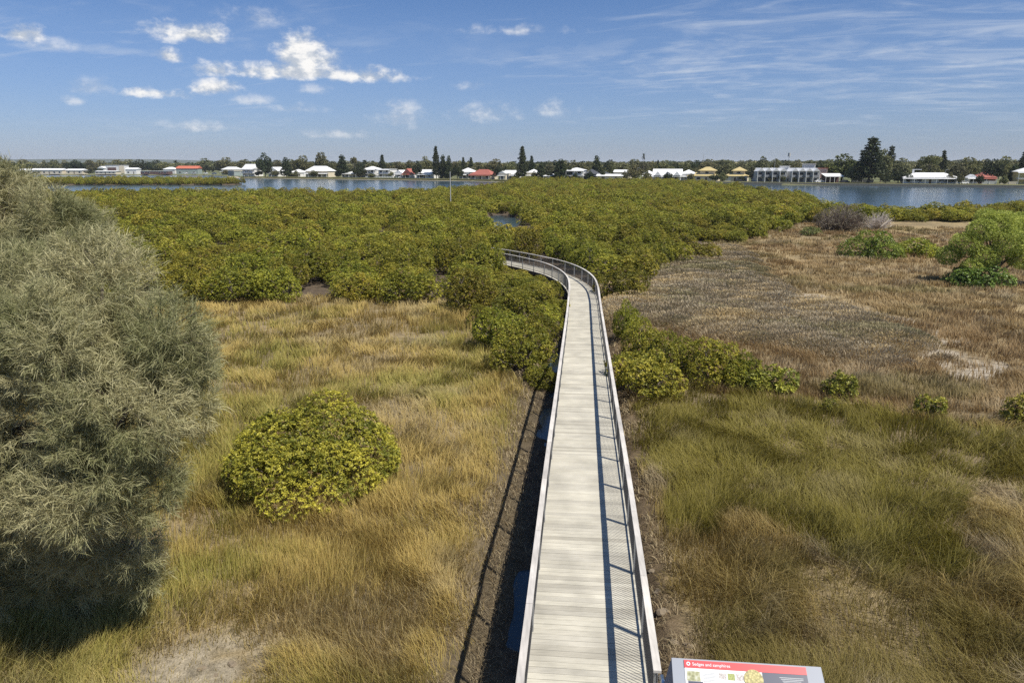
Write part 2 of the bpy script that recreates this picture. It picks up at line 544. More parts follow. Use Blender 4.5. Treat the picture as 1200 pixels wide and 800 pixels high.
na = 620
angs = np.concatenate([np.linspace(-62, 62, 500), np.linspace(62, 298, 80)[1:-1]])
radii = [0.0] + list(np.geomspace(2.5, 140, 230)) + list(np.geomspace(143, 900, 90)) + list(np.geomspace(930, 16000, 45))
A, RR = np.meshgrid(np.radians(angs), np.array(radii[1:]))
gx = (np.sin(A) * RR).ravel(); gy = (np.cos(A) * RR).ravel()
gx = np.concatenate([[0], gx]); gy = np.concatenate([[0], gy])
gz = ground_z(gx, gy)
na = len(angs); nr = len(radii) - 1
ii, jj = np.meshgrid(np.arange(nr - 1), np.arange(na), indexing='ij')
jn = (jj + 1) % na
q = np.stack([1 + ii * na + jj, 1 + (ii + 1) * na + jj, 1 + (ii + 1) * na + jn, 1 + ii * na + jn], -1).reshape(-1, 4)[:, ::-1]
t0 = np.stack([np.zeros(na, int), 1 + np.arange(na), 1 + (np.arange(na) + 1) % na], 1)[:, ::-1]
m, ntg, b = new_mat('marsh soil and litter')
b.inputs['Roughness'].default_value = 0.95; b.inputs['Specular IOR Level'].default_value = 0.15
att = N(ntg, 'ShaderNodeAttribute', attribute_name='col')
tcg = N(ntg, 'ShaderNodeTexCoord')
nz = N(ntg, 'ShaderNodeTexNoise'); nz.inputs['Scale'].default_value = 2.2; nz.inputs['Detail'].default_value = 9; nz.inputs['Roughness'].default_value = .7
nzf = N(ntg, 'ShaderNodeTexNoise'); nzf.inputs['Scale'].default_value = 26; nzf.inputs['Detail'].default_value = 4; nzf.inputs['Roughness'].default_value = .7
ntg.links.new(tcg.outputs['Object'], nz.inputs['Vector']); ntg.links.new(tcg.outputs['Object'], nzf.inputs['Vector'])
mrg = N(ntg, 'ShaderNodeMapRange'); mrg.inputs[1].default_value = .3; mrg.inputs[2].default_value = .7; mrg.inputs[3].default_value = .55; mrg.inputs[4].default_value = 1.45
ntg.links.new(nz.outputs['Fac'], mrg.inputs[0])
mrf = N(ntg, 'ShaderNodeMapRange'); mrf.inputs[1].default_value = .3; mrf.inputs[2].default_value = .7; mrf.inputs[3].default_value = .6; mrf.inputs[4].default_value = 1.4
ntg.links.new(nzf.outputs['Fac'], mrf.inputs[0])
vm = N(ntg, 'ShaderNodeVectorMath', operation='SCALE'); vm2 = N(ntg, 'ShaderNodeVectorMath', operation='SCALE')
ntg.links.new(att.outputs['Color'], vm.inputs[0]); ntg.links.new(mrg.outputs[0], vm.inputs['Scale'])
ntg.links.new(vm.outputs[0], vm2.inputs[0]); ntg.links.new(mrf.outputs[0], vm2.inputs['Scale'])
ntg.links.new(vm2.outputs[0], b.inputs['Base Color'])
bp = N(ntg, 'ShaderNodeBump'); bp.inputs['Strength'].default_value = .7; bp.inputs['Distance'].default_value = .04
ntg.links.new(nzf.outputs['Fac'], bp.inputs['Height']); ntg.links.new(bp.outputs['Normal'], b.inputs['Normal'])
M_SOIL = m
gme = np_mesh('ground', np.stack([gx, gy, gz], 1), [q, t0], M_SOIL, colv=ground_colour(gx, gy), smooth=True)
ground = link(bpy.data.objects.new('ground', gme)); tag(ground, kind='structure')

# ---------------------------------------------------------------- water
m, ntw, b = new_mat('estuary water')
b.inputs['Base Color'].default_value = (.05, .085, .11, 1); b.inputs['Roughness'].default_value = .12; b.inputs['IOR'].default_value = 1.333
tcw = N(ntw, 'ShaderNodeTexCoord')
mpw = N(ntw, 'ShaderNodeMapping'); mpw.inputs['Scale'].default_value = (.55, 1.0, 1.0)
ntw.links.new(tcw.outputs['Object'], mpw.inputs['Vector'])
w1 = N(ntw, 'ShaderNodeTexNoise'); w1.inputs['Scale'].default_value = .9; w1.inputs['Detail'].default_value = 5; w1.inputs['Roughness'].default_value = .6
w2 = N(ntw, 'ShaderNodeTexNoise'); w2.inputs['Scale'].default_value = .035; w2.inputs['Detail'].default_value = 3
ntw.links.new(mpw.outputs[0], w1.inputs['Vector']); ntw.links.new(mpw.outputs[0], w2.inputs['Vector'])
# calm near the channels, rippled on the open water
spw = N(ntw, 'ShaderNodeSeparateXYZ'); ntw.links.new(tcw.outputs['Object'], spw.inputs[0])
rp = N(ntw, 'ShaderNodeMapRange'); rp.inputs[1].default_value = 90; rp.inputs[2].default_value = 170; rp.inputs[3].default_value = .02; rp.inputs[4].default_value = .22
ntw.links.new(spw.outputs[1], rp.inputs[0])
pw = N(ntw, 'ShaderNodeMapRange'); pw.inputs[1].default_value = .35; pw.inputs[2].default_value = .65; pw.inputs[3].default_value = .55; pw.inputs[4].default_value = 1.2
ntw.links.new(w2.outputs['Fac'], pw.inputs[0])
ml = N(ntw, 'ShaderNodeMath', operation='MULTIPLY'); ntw.links.new(rp.outputs[0], ml.inputs[0]); ntw.links.new(pw.outputs[0], ml.inputs[1])
bw = N(ntw, 'ShaderNodeBump'); bw.inputs['Distance'].default_value = .5
ntw.links.new(ml.outputs[0], bw.inputs['Strength']); ntw.links.new(w1.outputs['Fac'], bw.inputs['Height'])
ntw.links.new(bw.outputs['Normal'], b.inputs['Normal'])
M_WATER = m
mb = MB()
WZ = -0.52
mb.add([(-2600, -60, WZ), (2600, -60, WZ), (2600, 1000, WZ), (-2600, 1000, WZ)], [(0, 1, 2, 3)])
water = mb.build('water', M_WATER); tag(water, kind='structure')

# ---------------------------------------------------------------- far bank: low wall, lawn
M_WALL = simple('pale stone wall', (.30, .255, .19), .9, .3, .8)
M_LAWN = simple('shore lawn', (.17, .165, .065), .95, .35, .12)
M_SAND = simple('shore sand', (.42, .36, .26), .95, .2, .3)
M_ROAD = simple('asphalt', (.06, .06, .06), .9, .15, 1)


def offset_line(L, d):
    o = []
    for i, p in enumerate(L):
        a = np.array(L[max(i - 1, 0)]); c = np.array(L[min(i + 1, len(L) - 1)])
        t = (c - a) / np.linalg.norm(c - a)
        o.append((p[0] - t[1] * d, p[1] + t[0] * d))
    return o


def strip(name, L, d0, d1, z, thick, mat):
    a = offset_line(L, d0); c = offset_line(L, d1)
    V = []; Fc = []
    n = len(L)
    for p, s in zip(a, c):
        V += [(p[0], p[1], z - thick), (p[0], p[1], z), (s[0], s[1], z), (s[0], s[1], z - thick)]
    for i in range(n - 1):
        k = i * 4
        for e in range(4):
            f = (e + 1) % 4
            Fc.append((k + e, k + f, k + 4 + f, k + 4 + e))
    Fc.append((0, 1, 2, 3)); Fc.append((k + 4, k + 5, k + 6, k + 7))
    mb = MB(); mb.add(V, Fc)
    return tag(mb.build(name, mat), kind='structure')


SH = SHORE[5:12]
strip('beach', SHORE[4:9], -7.0, 0.0, -0.25, 1.0, M_SAND)
wl = strip('sea_wall', SHORE[8:13], -0.6, 0.0, 0.62, 1.6, M_WALL)
wl['kind'] = 'thing'; tag(wl, 'low pale stone retaining wall along the far water edge below the lawn', 'sea wall')
strip('shore_lawn', SH, 0.0, 26.0, 0.70, 1.4, M_LAWN)
strip('shore_road', SH, 26.0, 33.0, 0.60, 1.2, M_ROAD)
strip('shore_verge', SH, 33.0, 40.0, 0.70, 1.4, M_LAWN)
# ================================================================ boardwalk
m, ntd, b = new_mat('weathered deck timber')
geo = N(ntd, 'ShaderNodeNewGeometry')
ramp = N(ntd, 'ShaderNodeValToRGB')
ramp.color_ramp.elements[0].position = 0; ramp.color_ramp.elements[0].color = (.40, .37, .30, 1)
ramp.color_ramp.elements[1].position = 1; ramp.color_ramp.elements[1].color = (.56, .525, .43, 1)
e = ramp.color_ramp.elements.new(.25); e.color = (.475, .445, .37, 1)
e = ramp.color_ramp.elements.new(.55); e.color = (.515, .48, .39, 1)
ntd.links.new(geo.outputs['Random Per Island'], ramp.inputs[0])
tcd = N(ntd, 'ShaderNodeTexCoord')
mp = N(ntd, 'ShaderNodeMapping'); mp.inputs['Scale'].default_value = (2.5, 40, 40)
ntd.links.new(tcd.outputs['Object'], mp.inputs[0])
gn = N(ntd, 'ShaderNodeTexNoise'); gn.inputs['Scale'].default_value = 1.0; gn.inputs['Detail'].default_value = 5; gn.inputs['Roughness'].default_value = .65
ntd.links.new(mp.outputs[0], gn.inputs['Vector'])
st = N(ntd, 'ShaderNodeTexNoise'); st.inputs['Scale'].default_value = 1.4; st.inputs['Detail'].default_value = 6
ntd.links.new(tcd.outputs['Object'], st.inputs['Vector'])
r1 = N(ntd, 'ShaderNodeMapRange'); r1.inputs[1].default_value = .3; r1.inputs[2].default_value = .7; r1.inputs[3].default_value = .82; r1.inputs[4].default_value = 1.12
r2 = N(ntd, 'ShaderNodeMapRange'); r2.inputs[1].default_value = .3; r2.inputs[2].default_value = .7; r2.inputs[3].default_value = .80; r2.inputs[4].default_value = 1.14
ntd.links.new(gn.outputs['Fac'], r1.inputs[0]); ntd.links.new(st.outputs['Fac'], r2.inputs[0])
mu = N(ntd, 'ShaderNodeMath', operation='MULTIPLY'); ntd.links.new(r1.outputs[0], mu.inputs[0]); ntd.links.new(r2.outputs[0], mu.inputs[1])
sc_ = N(ntd, 'ShaderNodeVectorMath', operation='SCALE'); ntd.links.new(ramp.outputs[0], sc_.inputs[0]); ntd.links.new(mu.outputs[0], sc_.inputs['Scale'])
ntd.links.new(sc_.outputs[0], b.inputs['Base Color']); b.inputs['Roughness'].default_value = .8; b.inputs['Specular IOR Level'].default_value = .25
M_DECK = m
M_RAILT = m.copy(); M_RAILT.name = 'weathered rail timber'
for nd in M_RAILT.node_tree.nodes:
    if nd.type == 'VALTORGB':
        for e_ in nd.color_ramp.elements: e_.color = tuple(min(1, q_ * 1.22) for q_ in e_.color[:2]) + (min(1, e_.color[2] * 1.34), 1)
    if nd.type == 'MAPPING': nd.inputs['Scale'].default_value = (30, 3, 30)
M_RODS = simple('dark steel rods', (.055, .055, .058), .55, .1, 5, metal=.0)
M_RAIL = simple('weathered rail timber', (.60, .565, .48), .75, .2, 2.2, spec=.3)
M_GALV = simple('galvanised steel', (.42, .43, .44), .45, .15, 5, metal=.6)
M_STAIN = simple('polished steel', (.62, .62, .63), .22, .05, 5, metal=1.0)
M_TIMB = simple('dark framing timber', (.13, .105, .08), .85, .3, 4)

bw_root = thing('boardwalk', 'long pale timber boardwalk with handrails running across the marsh and curving left into the mangroves', 'boardwalk', (0, 0, 0))
PITCHP = 0.145
line = smooth_line(CL, PITCHP)
line = line[line[:, 1] > 5.4]
tng = np.gradient(line, axis=0); tng /= np.linalg.norm(tng, axis=1)[:, None]
nrm = np.stack([tng[:, 1], -tng[:, 0]], 1)          # to the right
dz = deck_z(line[:, 1])
HW = 1.0
d = MB()
for i in range(len(line)):
    (x, y), (tx, ty), (nx, ny) = line[i], tng[i], nrm[i]
    jl = random.uniform(-.006, .006); jz = random.uniform(-.002, .002)
    g = PITCHP * .5 - .0035
    P = []
    for zz_ in (-.035, 0):
        for a, c in ((-1, -1), (1, -1), (1, 1), (-1, 1)):
            P.append((x + nx * a * (HW + jl) + tx * c * g, y + ny * a * (HW + jl) + ty * c * g, dz[i] + zz_ + jz))
    d.add(P, [(3, 2, 1, 0), (4, 5, 6, 7), (0, 1, 5, 4), (1, 2, 6, 5), (2, 3, 7, 6), (3, 0, 4, 7)])
d.build('deck', M_DECK, bw_root)

step = 4                                             # ~0.58 m along


def rail_pts(s, y0, h, stride=step):
    P = []
    i00 = int(np.argmax((line + nrm * s)[:, 1] >= y0))
    for i in range(i00, len(line), stride):
        x, y = line[i] + nrm[i] * s
        if y < y0: continue
        P.append((x, y, dz[i] + h))
    return P


RAIL_H = 1.04
for s, y0 in ((-.97, 5.4), (.985, 8.80)):
    RP = rail_pts(s, y0, RAIL_H, 1); hr = MB()
    for k in range(0, len(RP) - 2, 17):
        seg_ = [Vector(p_) for p_ in RP[k:k + 18]]
        seg_[-1] = seg_[-1].lerp(seg_[-2], .06)
        hr.ribbon([tuple(p_) for p_ in seg_], .112 + random.uniform(-.002, .002), .045 + random.uniform(-.002, .002))
    hr.build('handrail', M_RAILT, bw_root)
    MB().ribbon(rail_pts(s, y0, .12), .03, .03).build('bottom_rail', M_RODS, bw_root)
    MB().ribbon(rail_pts(s * .985, 5.4, -.038), .05, .24).build('bearer', M_TIMB, bw_root)
    bal = MB()
    L2 = smooth_line(CL, 0.07); T2 = np.gradient(L2, axis=0); T2 /= np.linalg.norm(T2, axis=1)[:, None]
    for k in range(len(L2)):
        x = L2[k, 0] + T2[k, 1] * s; y = L2[k, 1] - T2[k, 0] * s
        if y < y0 + .05 or y > 76: continue
        z = float(deck_z(y))
        bal.box((x, y, z + .52), (.009, .009, .88), math.atan2(T2[k, 1], T2[k, 0]))
    bal.build('balustrade', M_RODS, bw_root)
    # posts every two metres (11.0, 13.0 ...) seen from their shadows
    want = 9.05 if s > 0 else 7.1
    for i in range(len(line)):
        x, y = line[i] + nrm[i] * s
        if (i == 0 or True) and line[i, 1] >= want and y >= y0:
            want = line[i, 1] + 2.0 * abs(tng[i, 1]) if line[i, 1] < 66 else line[i, 1] + 1.3
            MB().box((x, y, dz[i] + RAIL_H / 2 - .06), (.07, .055, RAIL_H - .03), math.atan2(tng[i, 1], tng[i, 0])).build('post', M_GALV, bw_root)
for i in range(8, len(line), 28):
    for s in (-.82, .82):
        x, y = line[i] + nrm[i] * s
        if y > 62: continue
        MB().tube([(x, y, -1.2), (x, y, dz[i] - .05)], .09, 8).build('pile', M_TIMB, bw_root)
# steel end of the right-hand rail: a short tube closing the rail end
i0 = int(np.argmin(abs(line[:, 1] - 8.72)))
x, y = line[i0] + nrm[i0] * 1.06
MB().tube([(x, y + .22, dz[i0] + 1.0), (x, y, dz[i0] + .985), (x + .0, y - .10, dz[i0] + .93), (x, y - .15, dz[i0] + .80), (x, y - .15, dz[i0] + .1)], .045, 12).build('rail_end', M_STAIN, bw_root, smooth=True)
x, y = line[i0] + nrm[i0] * .97
MB().box((x, y + .05, dz[i0] + .5), (.06, .06, 1.0)).build('post', M_GALV, bw_root)

# ================================================================ lookout landing and the interpretive sign on it
M_GREY = simple('grey powder coat', (.30, .32, .36), .5, .08, 6, spec=.4)
M_RED = simple('red print', (.62, .045, .055), .4, .05, 4)
M_WHITE = simple('white print', (.78, .78, .76), .4, .03, 4)
M_NAVY = simple('navy print', (.035, .045, .085), .4, .1, 4)
M_TXT = simple('lettering white', (.85, .85, .85), .5, .02, 4)
M_LINE = simple('small print', (.45, .46, .46), .6, .1, 60)


def photo_mat(name, c1, c2, c3, scale):
    m, n_, b_ = new_mat(name)
    t = N(n_, 'ShaderNodeTexCoord'); z = N(n_, 'ShaderNodeTexVoronoi'); z.inputs['Scale'].default_value = scale
    n_.links.new(t.outputs['Object'], z.inputs['Vector'])
    rr = N(n_, 'ShaderNodeValToRGB')
    rr.color_ramp.elements[0].color = (*c1, 1); rr.color_ramp.elements[1].color = (*c3, 1)
    e_ = rr.color_ramp.elements.new(.45); e_.color = (*c2, 1)
    n_.links.new(z.outputs['Distance'], rr.inputs[0]); n_.links.new(rr.outputs[0], b_.inputs['Base Color'])
    b_.inputs['Roughness'].default_value = .45
    return m


M_PH1 = photo_mat('reed photograph', (.08, .09, .03), (.30, .30, .14), (.6, .6, .5), 38)
M_PH2 = photo_mat('seed head photograph', (.62, .55, .25), (.40, .34, .10), (.10, .09, .03), 60)
M_PH3 = photo_mat('plant photograph grey', (.2, .17, .15), (.42, .38, .35), (.7, .68, .66), 90)
M_PH4 = photo_mat('plant photograph dark', (.03, .05, .02), (.35, .40, .08), (.02, .02, .02), 90)

LZ = 4.85
plat = thing('lookout_landing', 'timber landing of the lookout tower carrying the information sign', 'platform', (3.2, 3.2, 0))
pd = MB()
for k in range(22):
    pd.box((0, -1.55 + k * .145, LZ - .02), (3.6, .138, .035))
pd.build('deck', M_DECK, plat)
for sx in (-1.6, 1.6):
    MB().box((sx, 0, LZ - .16), (.1, 3.2, .22)).build('bearer', M_TIMB, plat)
    for sy in (-1.4, 1.4):
        MB().box((sx, sy, (LZ - .28 - 1) / 2 - .0), (.15, .15, LZ - .28 + 1)).build('post', M_TIMB, plat)

# panel frame: local x along width, local y up the slope, local z out of the face
SG = thing('information_sign', 'grey interpretive sign with a red title band and plant photos beside the boardwalk', 'sign')
TOP = Vector((*at(787, 770, CZ - 3.42), CZ - 3.42)); TOPR = Vector((*at(962, 781, CZ - 3.42), CZ - 3.42))
ux = (TOPR - TOP).normalized(); WID = (TOPR - TOP).length
tilt = R(34)
flat = Vector((ux.y, -ux.x, 0))                     # toward the viewer
uy = -(flat * math.cos(tilt) + Vector((0, 0, -1)) * math.sin(tilt)) * -1   # down the slope
uy = flat * math.cos(tilt) - Vector((0, 0, 1)) * math.sin(tilt)
uz = uy.cross(ux).normalized()
if uz.z < 0: uz = -uz
HGT = .62


def sgp(a, bb, c=0.0):
    return TOP + ux * a + uy * bb + uz * c


def sg_slab(a0, a1, b0, b1, c0, c1, name, mat, parent):
    V = [sgp(a, bb, c) for c in (c0, c1) for a, bb in ((a0, b0), (a1, b0), (a1, b1), (a0, b1))]
    return MB().add(V, [(3, 2, 1, 0), (4, 5, 6, 7), (0, 1, 5, 4), (1, 2, 6, 5), (2, 3, 7, 6), (3, 0, 4, 7)]).build(name, mat, parent)


# cabinet body: sloped face with a vertical back, side cheeks splayed outward toward the foot
bt = TOP; B = MB()
A0, A1 = sgp(0, 0), sgp(WID, 0); C0, C1 = sgp(-.0, HGT), sgp(WID + .0, HGT)
dn = Vector((0, 0, -1))
sp = .15
Q = [A0, A1, C1, C0, A0 + dn * .75 - ux * sp, A1 + dn * .75 + ux * sp, C1 + dn * .40 + ux * sp, C0 + dn * .40 - ux * sp]
B.add(Q, [(0, 1, 2, 3), (4, 7, 6, 5), (0, 4, 5, 1), (1, 5, 6, 2), (2, 6, 7, 3), (3, 7, 4, 0)])
body = B.build('panel_body', M_GREY, SG)
zb = min(q_.z for q_ in Q)
mid = (A0 + A1 + C0 + C1) / 4
for k in (-1, 1):
    p = mid + ux * k * WID * .3
    MB().box((p.x, p.y, (LZ + zb + .12) / 2), (.07, .07, zb + .12 - LZ + .02), math.atan2(ux.y, ux.x)).build('leg', M_GREY, SG)
e1 = .004
L0, L1 = WID * .083, WID * .895
board = sg_slab(L0, L1, .012, HGT - .03, .001, e1, 'print_panel', M_WHITE, SG)
band = sg_slab(L0 - .001, L1 + .001, .011, .063, e1 - .001, e1 + .002, 'title_band', M_RED, SG)
navy = sg_slab(WID * .60, L1 + .0005, .064, HGT - .031, e1 - .0015, e1 + .0015, 'navy_field', M_NAVY, SG)


def sg_disc(a, bb, r, c, name, mat, parent):
    V = [sgp(a + r * math.cos(t), bb + r * math.sin(t), c) for t in np.linspace(0, 2 * math.pi, 33)[:-1]]
    V += [p_ - uz * .0015 for p_ in V]
    n_ = 32
    return MB().add(V, [tuple(range(n_)), tuple(reversed(range(n_, 2 * n_)))] + [(i, (i + 1) % n_, n_ + (i + 1) % n_, n_ + i) for i in range(n_)]).build(name, mat, parent)


def sg_text(txt, a, bb, size, c, name, mat, parent):
    cu = bpy.data.curves.new(name, 'FONT'); cu.body = txt; cu.size = size; cu.extrude = .0004
    ob = bpy.data.objects.new(name, cu); col.objects.link(ob)
    bpy.context.view_layer.update()
    me = bpy.data.meshes.new_from_object(ob.evaluated_get(bpy.context.evaluated_depsgraph_get()))
    bpy.data.objects.remove(ob)
    me.transform(Matrix((( ux.x, -uy.x, uz.x, 0), (ux.y, -uy.y, uz.y, 0), (ux.z, -uy.z, uz.z, 0), (0, 0, 0, 1))))
    me.transform(Matrix.Translation(sgp(a, bb, c)))
    me.materials.clear(); me.materials.append(mat)
    return link(bpy.data.objects.new(name, me), parent)


t_ = sg_text('Sedges and samphires', L0 + .055, .046, .030, e1 + .0025, 'title_text', M_TXT, band)
sg_disc(L0 + .028, .036, .013, e1 + .0035, 'emblem', M_TXT, band)
sg_disc(L0 + .028, .036, .007, e1 + .0042, 'emblem_mark', M_RED, band)
sg_disc(L0 + WID * .455, .115, .066, e1 + .0045, 'seed_photo', M_PH2, SG)
sg_disc(WID * .655, .155, .085, e1 + .003, 'navy_curve', M_NAVY, SG)
sg_slab(L0 + .012, L0 + .105, .085, .150, e1, e1 + .001, 'reed_photo', M_PH1, SG)
sg_slab(L0 + .018, L0 + .12, .152, .24, e1, e1 + .0012, 'bird_photo', M_NAVY, SG)
for k, mm in enumerate((M_PH3, M_PH4, M_PH3)):
    a = WID * .31 + k * WID * .058
    sg_slab(a, a + WID * .047, .085, .130, e1, e1 + .001, 'plant_photo', mm, SG)
tx = [MB(), MB(), MB()]


def tline(c_, a0, a1, bb, h=.004):
    V = [sgp(a, q_, c) for c in (e1 + .0005, e1 + .0024) for a, q_ in ((a0, bb), (a1, bb), (a1, bb + h), (a0, bb + h))]
    tx[c_].add(V, [(3, 2, 1, 0), (4, 5, 6, 7), (0, 1, 5, 4), (1, 2, 6, 5), (2, 3, 7, 6), (3, 0, 4, 7)])


for k in range(10):
    tline(0, WID * .205, WID * (.29 - .012 * random.random()), .088 + k * .0095)
    if k < 8: tline(1, WID * .32, WID * (.46 - .03 * random.random()), .165 + k * .0095)
    if k < 12: tline(2, WID * .71, WID * (.87 - .03 * random.random()), .088 + k * .011, .005)
for q_ in tx: q_.build('small_print', M_LINE, board)
# ================================================================ grass and samphire (nobody could count these)
def blades(X, Y, h, wd, th, lean, C, Ct, z0=None, jit=0.5):
    """one mesh arrays: each blade root quad + tip triangle, curved over in direction th"""
    n = len(X)
    Z = ground_z(X, Y) - .02 if z0 is None else z0
    sx, sy = np.cos(th), np.sin(th)
    wa = th + np.pi / 2 + rng.normal(0, jit, n)
    px_, py_ = np.cos(wa) * wd / 2, np.sin(wa) * wd / 2
    zm = h * .55; lm = lean * h * .28; lt = lean * h; zt = h * np.sqrt(np.clip(1 - (lean * .75) ** 2, .08, 1))
    V = np.empty((n, 5, 3))
    V[:, 0] = np.stack([X - px_, Y - py_, Z], 1); V[:, 1] = np.stack([X + px_, Y + py_, Z], 1)
    mx, my, mz = X + sx * lm, Y + sy * lm, Z + np.minimum(zm, zt * .75)
    V[:, 2] = np.stack([mx + px_ * .8, my + py_ * .8, mz], 1); V[:, 3] = np.stack([mx - px_ * .8, my - py_ * .8, mz], 1)
    V[:, 4] = np.stack([X + sx * lt, Y + sy * lt, Z + zt], 1)
    base = np.arange(n)[:, None] * 5
    Q = base + np.array([[0, 1, 2, 3]]); T = base + np.array([[3, 2, 4]])
    CC = np.empty((n, 5, 3)); CC[:, :2] = C[:, None]; CC[:, 2:4] = (C * .6 + Ct * .4)[:, None]; CC[:, 4] = Ct
    return V.reshape(-1, 3), Q, T, CC.reshape(-1, 3)


def polar(n, r0, r1, half=49):
    r = np.exp(rng.uniform(math.log(r0), math.log(r1), n)); a = np.radians(rng.uniform(-half, half, n))
    return np.sin(a) * r, np.cos(a) * r, r


def grass(name, poly, n, spec, r0=9.5, r1=135, exclude=(), grow=0.0):
    per = 34
    tX, tY, tr = polar(n // per, r0, r1)
    tj = rng.random(len(tX))
    sg = (.10 + .16 * rng.random(len(tX))) * (1 + tr * .012)
    ox = rng.normal(0, 1, (len(tX), per)) * sg[:, None]; oy = rng.normal(0, 1, (len(tX), per)) * sg[:, None]
    X = (tX[:, None] + ox).ravel(); Y = (tY[:, None] + oy).ravel(); ox = ox.ravel(); oy = oy.ravel(); jx = np.repeat(.2 + .5 * tj, per)
    r = np.hypot(X, Y)
    k = inpoly(poly, X, Y)
    if grow > 0:
        dd, _ = polydist(poly, X, Y, True); k |= (dd < grow) & (np.abs(cl_off(X, Y)) > 2.6) & (Y > 36)
    for e in exclude: k &= ~(inpoly(e, X + 3 * (fbm(X * .3, Y * .3, 1) - .5), Y + 6 * (fbm(X * .3, Y * .3, 2) - .5)) & ((fbm(X * .14, Y * .3, 6, 3) < .54) | (e is not SAMPH)))
    X, Y, r, ox, oy, jx = X[k], Y[k], r[k], ox[k], oy[k], jx[k]
    keep, h, lean, th, C, Ct, wd = spec(X, Y, r, ox, oy, jx)
    off = cl_off(X, Y)
    edge = np.where(off < 0, sstep(-2.2, -3.5, off + .7 * (fbm(X * .8, Y * .8, 2) - .5)), sstep(1.6, 2.5, off - .8 * sstep(17, 11, Y) + .8 * (fbm(X * .8, Y * .8, 2) - .5)))
    bx, by = at(232, 786)
    bare = sstep(1.7, .5, np.hypot((X - bx) * .9, Y - by) + 1.4 * (fbm(X * 1.1, Y * 1.1, 6) - .5))
    edge = edge * (1 - .93 * bare)
    keep = keep & (rng.random(len(X)) < np.where(Y < 62, edge, 1))
    h = h * (.55 + .45 * edge) * (1 - .5 * bare)
    V, Q, T, CC = blades(X[keep], Y[keep], h[keep], wd[keep], th[keep], lean[keep], C[keep], Ct[keep])
    me = np_mesh(name, V, [Q, T], M_GRASS, colv=CC)
    return link(bpy.data.objects.new(name, me))


def mixc(a, b, t):
    return np.asarray(a) * (1 - t[:, None]) + np.asarray(b) * t[:, None]


STRAW = (.64, .485, .155); GREEN = (.25, .25, .042); BROWN = (.38, .275, .10); PALEG = (.54, .46, .28); OLIV = (.205, .18, .030); GREYB = (.27, .22, .15); RUST = (.37, .245, .10)


def common(X, Y, r, ox, oy):
    n = len(X)
    swirl = fbm(X * .19, Y * .19, 0, 3) * 5.6 * np.pi + fbm(X * .8, Y * .8, 4, 2) * 4.0
    th0 = swirl
    out_ = np.arctan2(oy, ox)
    w_ = .55 * rng.random(n)
    th = np.arctan2(np.sin(th0) * (1 - w_) + np.sin(out_) * w_, np.cos(th0) * (1 - w_) + np.cos(out_) * w_) + rng.normal(0, .55, n)
    stray = rng.random(n) < .14
    th = np.where(stray, rng.uniform(0, 6.28, n), th)
    wd = np.clip(.00068 * r, .005, .1) * rng.uniform(.7, 1.4, n)
    return th, wd


def spec_left(X, Y, r, ox, oy, jx):
    n = len(X)
    th, wd = common(X, Y, r, ox, oy)
    a = fbm(X * .24 + 5, Y * .2, 1, 4); c = fbm(X * .45, Y * .45, 6, 3); p = fbm(X * .33 + 9, Y * .33, 2, 2)
    t = np.clip(.12 + .8 * sstep(.32, .70, a) + rng.normal(0, .24, n) + .5 * (c - .5) + .35 * sstep(36, 46, Y), 0, 1)
    C = mixc(GREEN, BROWN, np.clip(t + .1, 0, 1)); Ct = mixc((.36, .33, .085), STRAW, np.clip(t * 1.3 + .1, 0, 1))
    pale = sstep(.55, .75, c); Ct = mixc(Ct, PALEG, np.clip(pale * .6 + rng.normal(0, .1, n), 0, 1))
    f = rng.uniform(.75, 1.25, n)[:, None]
    h = (.36 + .34 * fbm(X * .3, Y * .3, 5, 2) + .30 * (jx - .4)) * rng.uniform(.6, 1.15, n)
    lean = np.clip(.35 + .75 * (fbm(X * .25, Y * .25, 7, 2) - .3) + rng.normal(0, .14, n), .05, 1.15)
    keep = rng.random(n) < .30 + .75 * sstep(.28, .5, p)
    return keep, h, lean, th, C * f, Ct * f, wd


def spec_right(X, Y, r, ox, oy, jx):
    n = len(X)
    th, wd = common(X, Y, r, ox, oy)
    ol = inpoly(OLIVE, X + 2.2 * (fbm(X * .3, Y * .3, 1) - .5), Y + 5 * (fbm(X * .35, Y * .35, 2) - .5)).astype(float)
    a = fbm(X * .2 + 2, Y * .2, 3, 3); c = fbm(X * .5 + 3, Y * .5, 6, 3)
    t = np.clip(sstep(.35, .65, a) + rng.normal(0, .2, n), 0, 1)
    C = mixc(BROWN, (.23, .18, .06), t); Ct = mixc((.40, .295, .115), (.30, .245, .075), t)
    C = mixc(C, OLIV, np.clip(ol * .8 + .18, 0, 1)); Ct = mixc(Ct, (.265, .222, .040), np.clip(ol * .85 + rng.normal(.08, .15, n), 0, 1))
    pale = sstep(.56, .72, c) * (1 - .75 * ol); Ct = mixc(Ct, (.52, .43, .27), np.clip(pale * .85 + rng.normal(0, .1, n), 0, 1)); C = mixc(C, (.36, .29, .20), np.clip(pale * .6, 0, 1))
    f = rng.uniform(.75, 1.25, n)[:, None]
    h = (.36 + .38 * fbm(X * .4, Y * .4, 5, 2) + .35 * (jx - .4)) * rng.uniform(.6, 1.15, n)
    lean = np.clip(.45 + 1.0 * (fbm(X * .28, Y * .28, 7, 2) - .3) + rng.normal(0, .14, n), .05, 1.2)
    p = fbm(X * .4 + 9, Y * .4, 2, 2)
    keep = rng.random(n) < .36 + .7 * sstep(.30, .52, p + .25 * ol)
    return keep, h, lean, th, C * f, Ct * f, wd


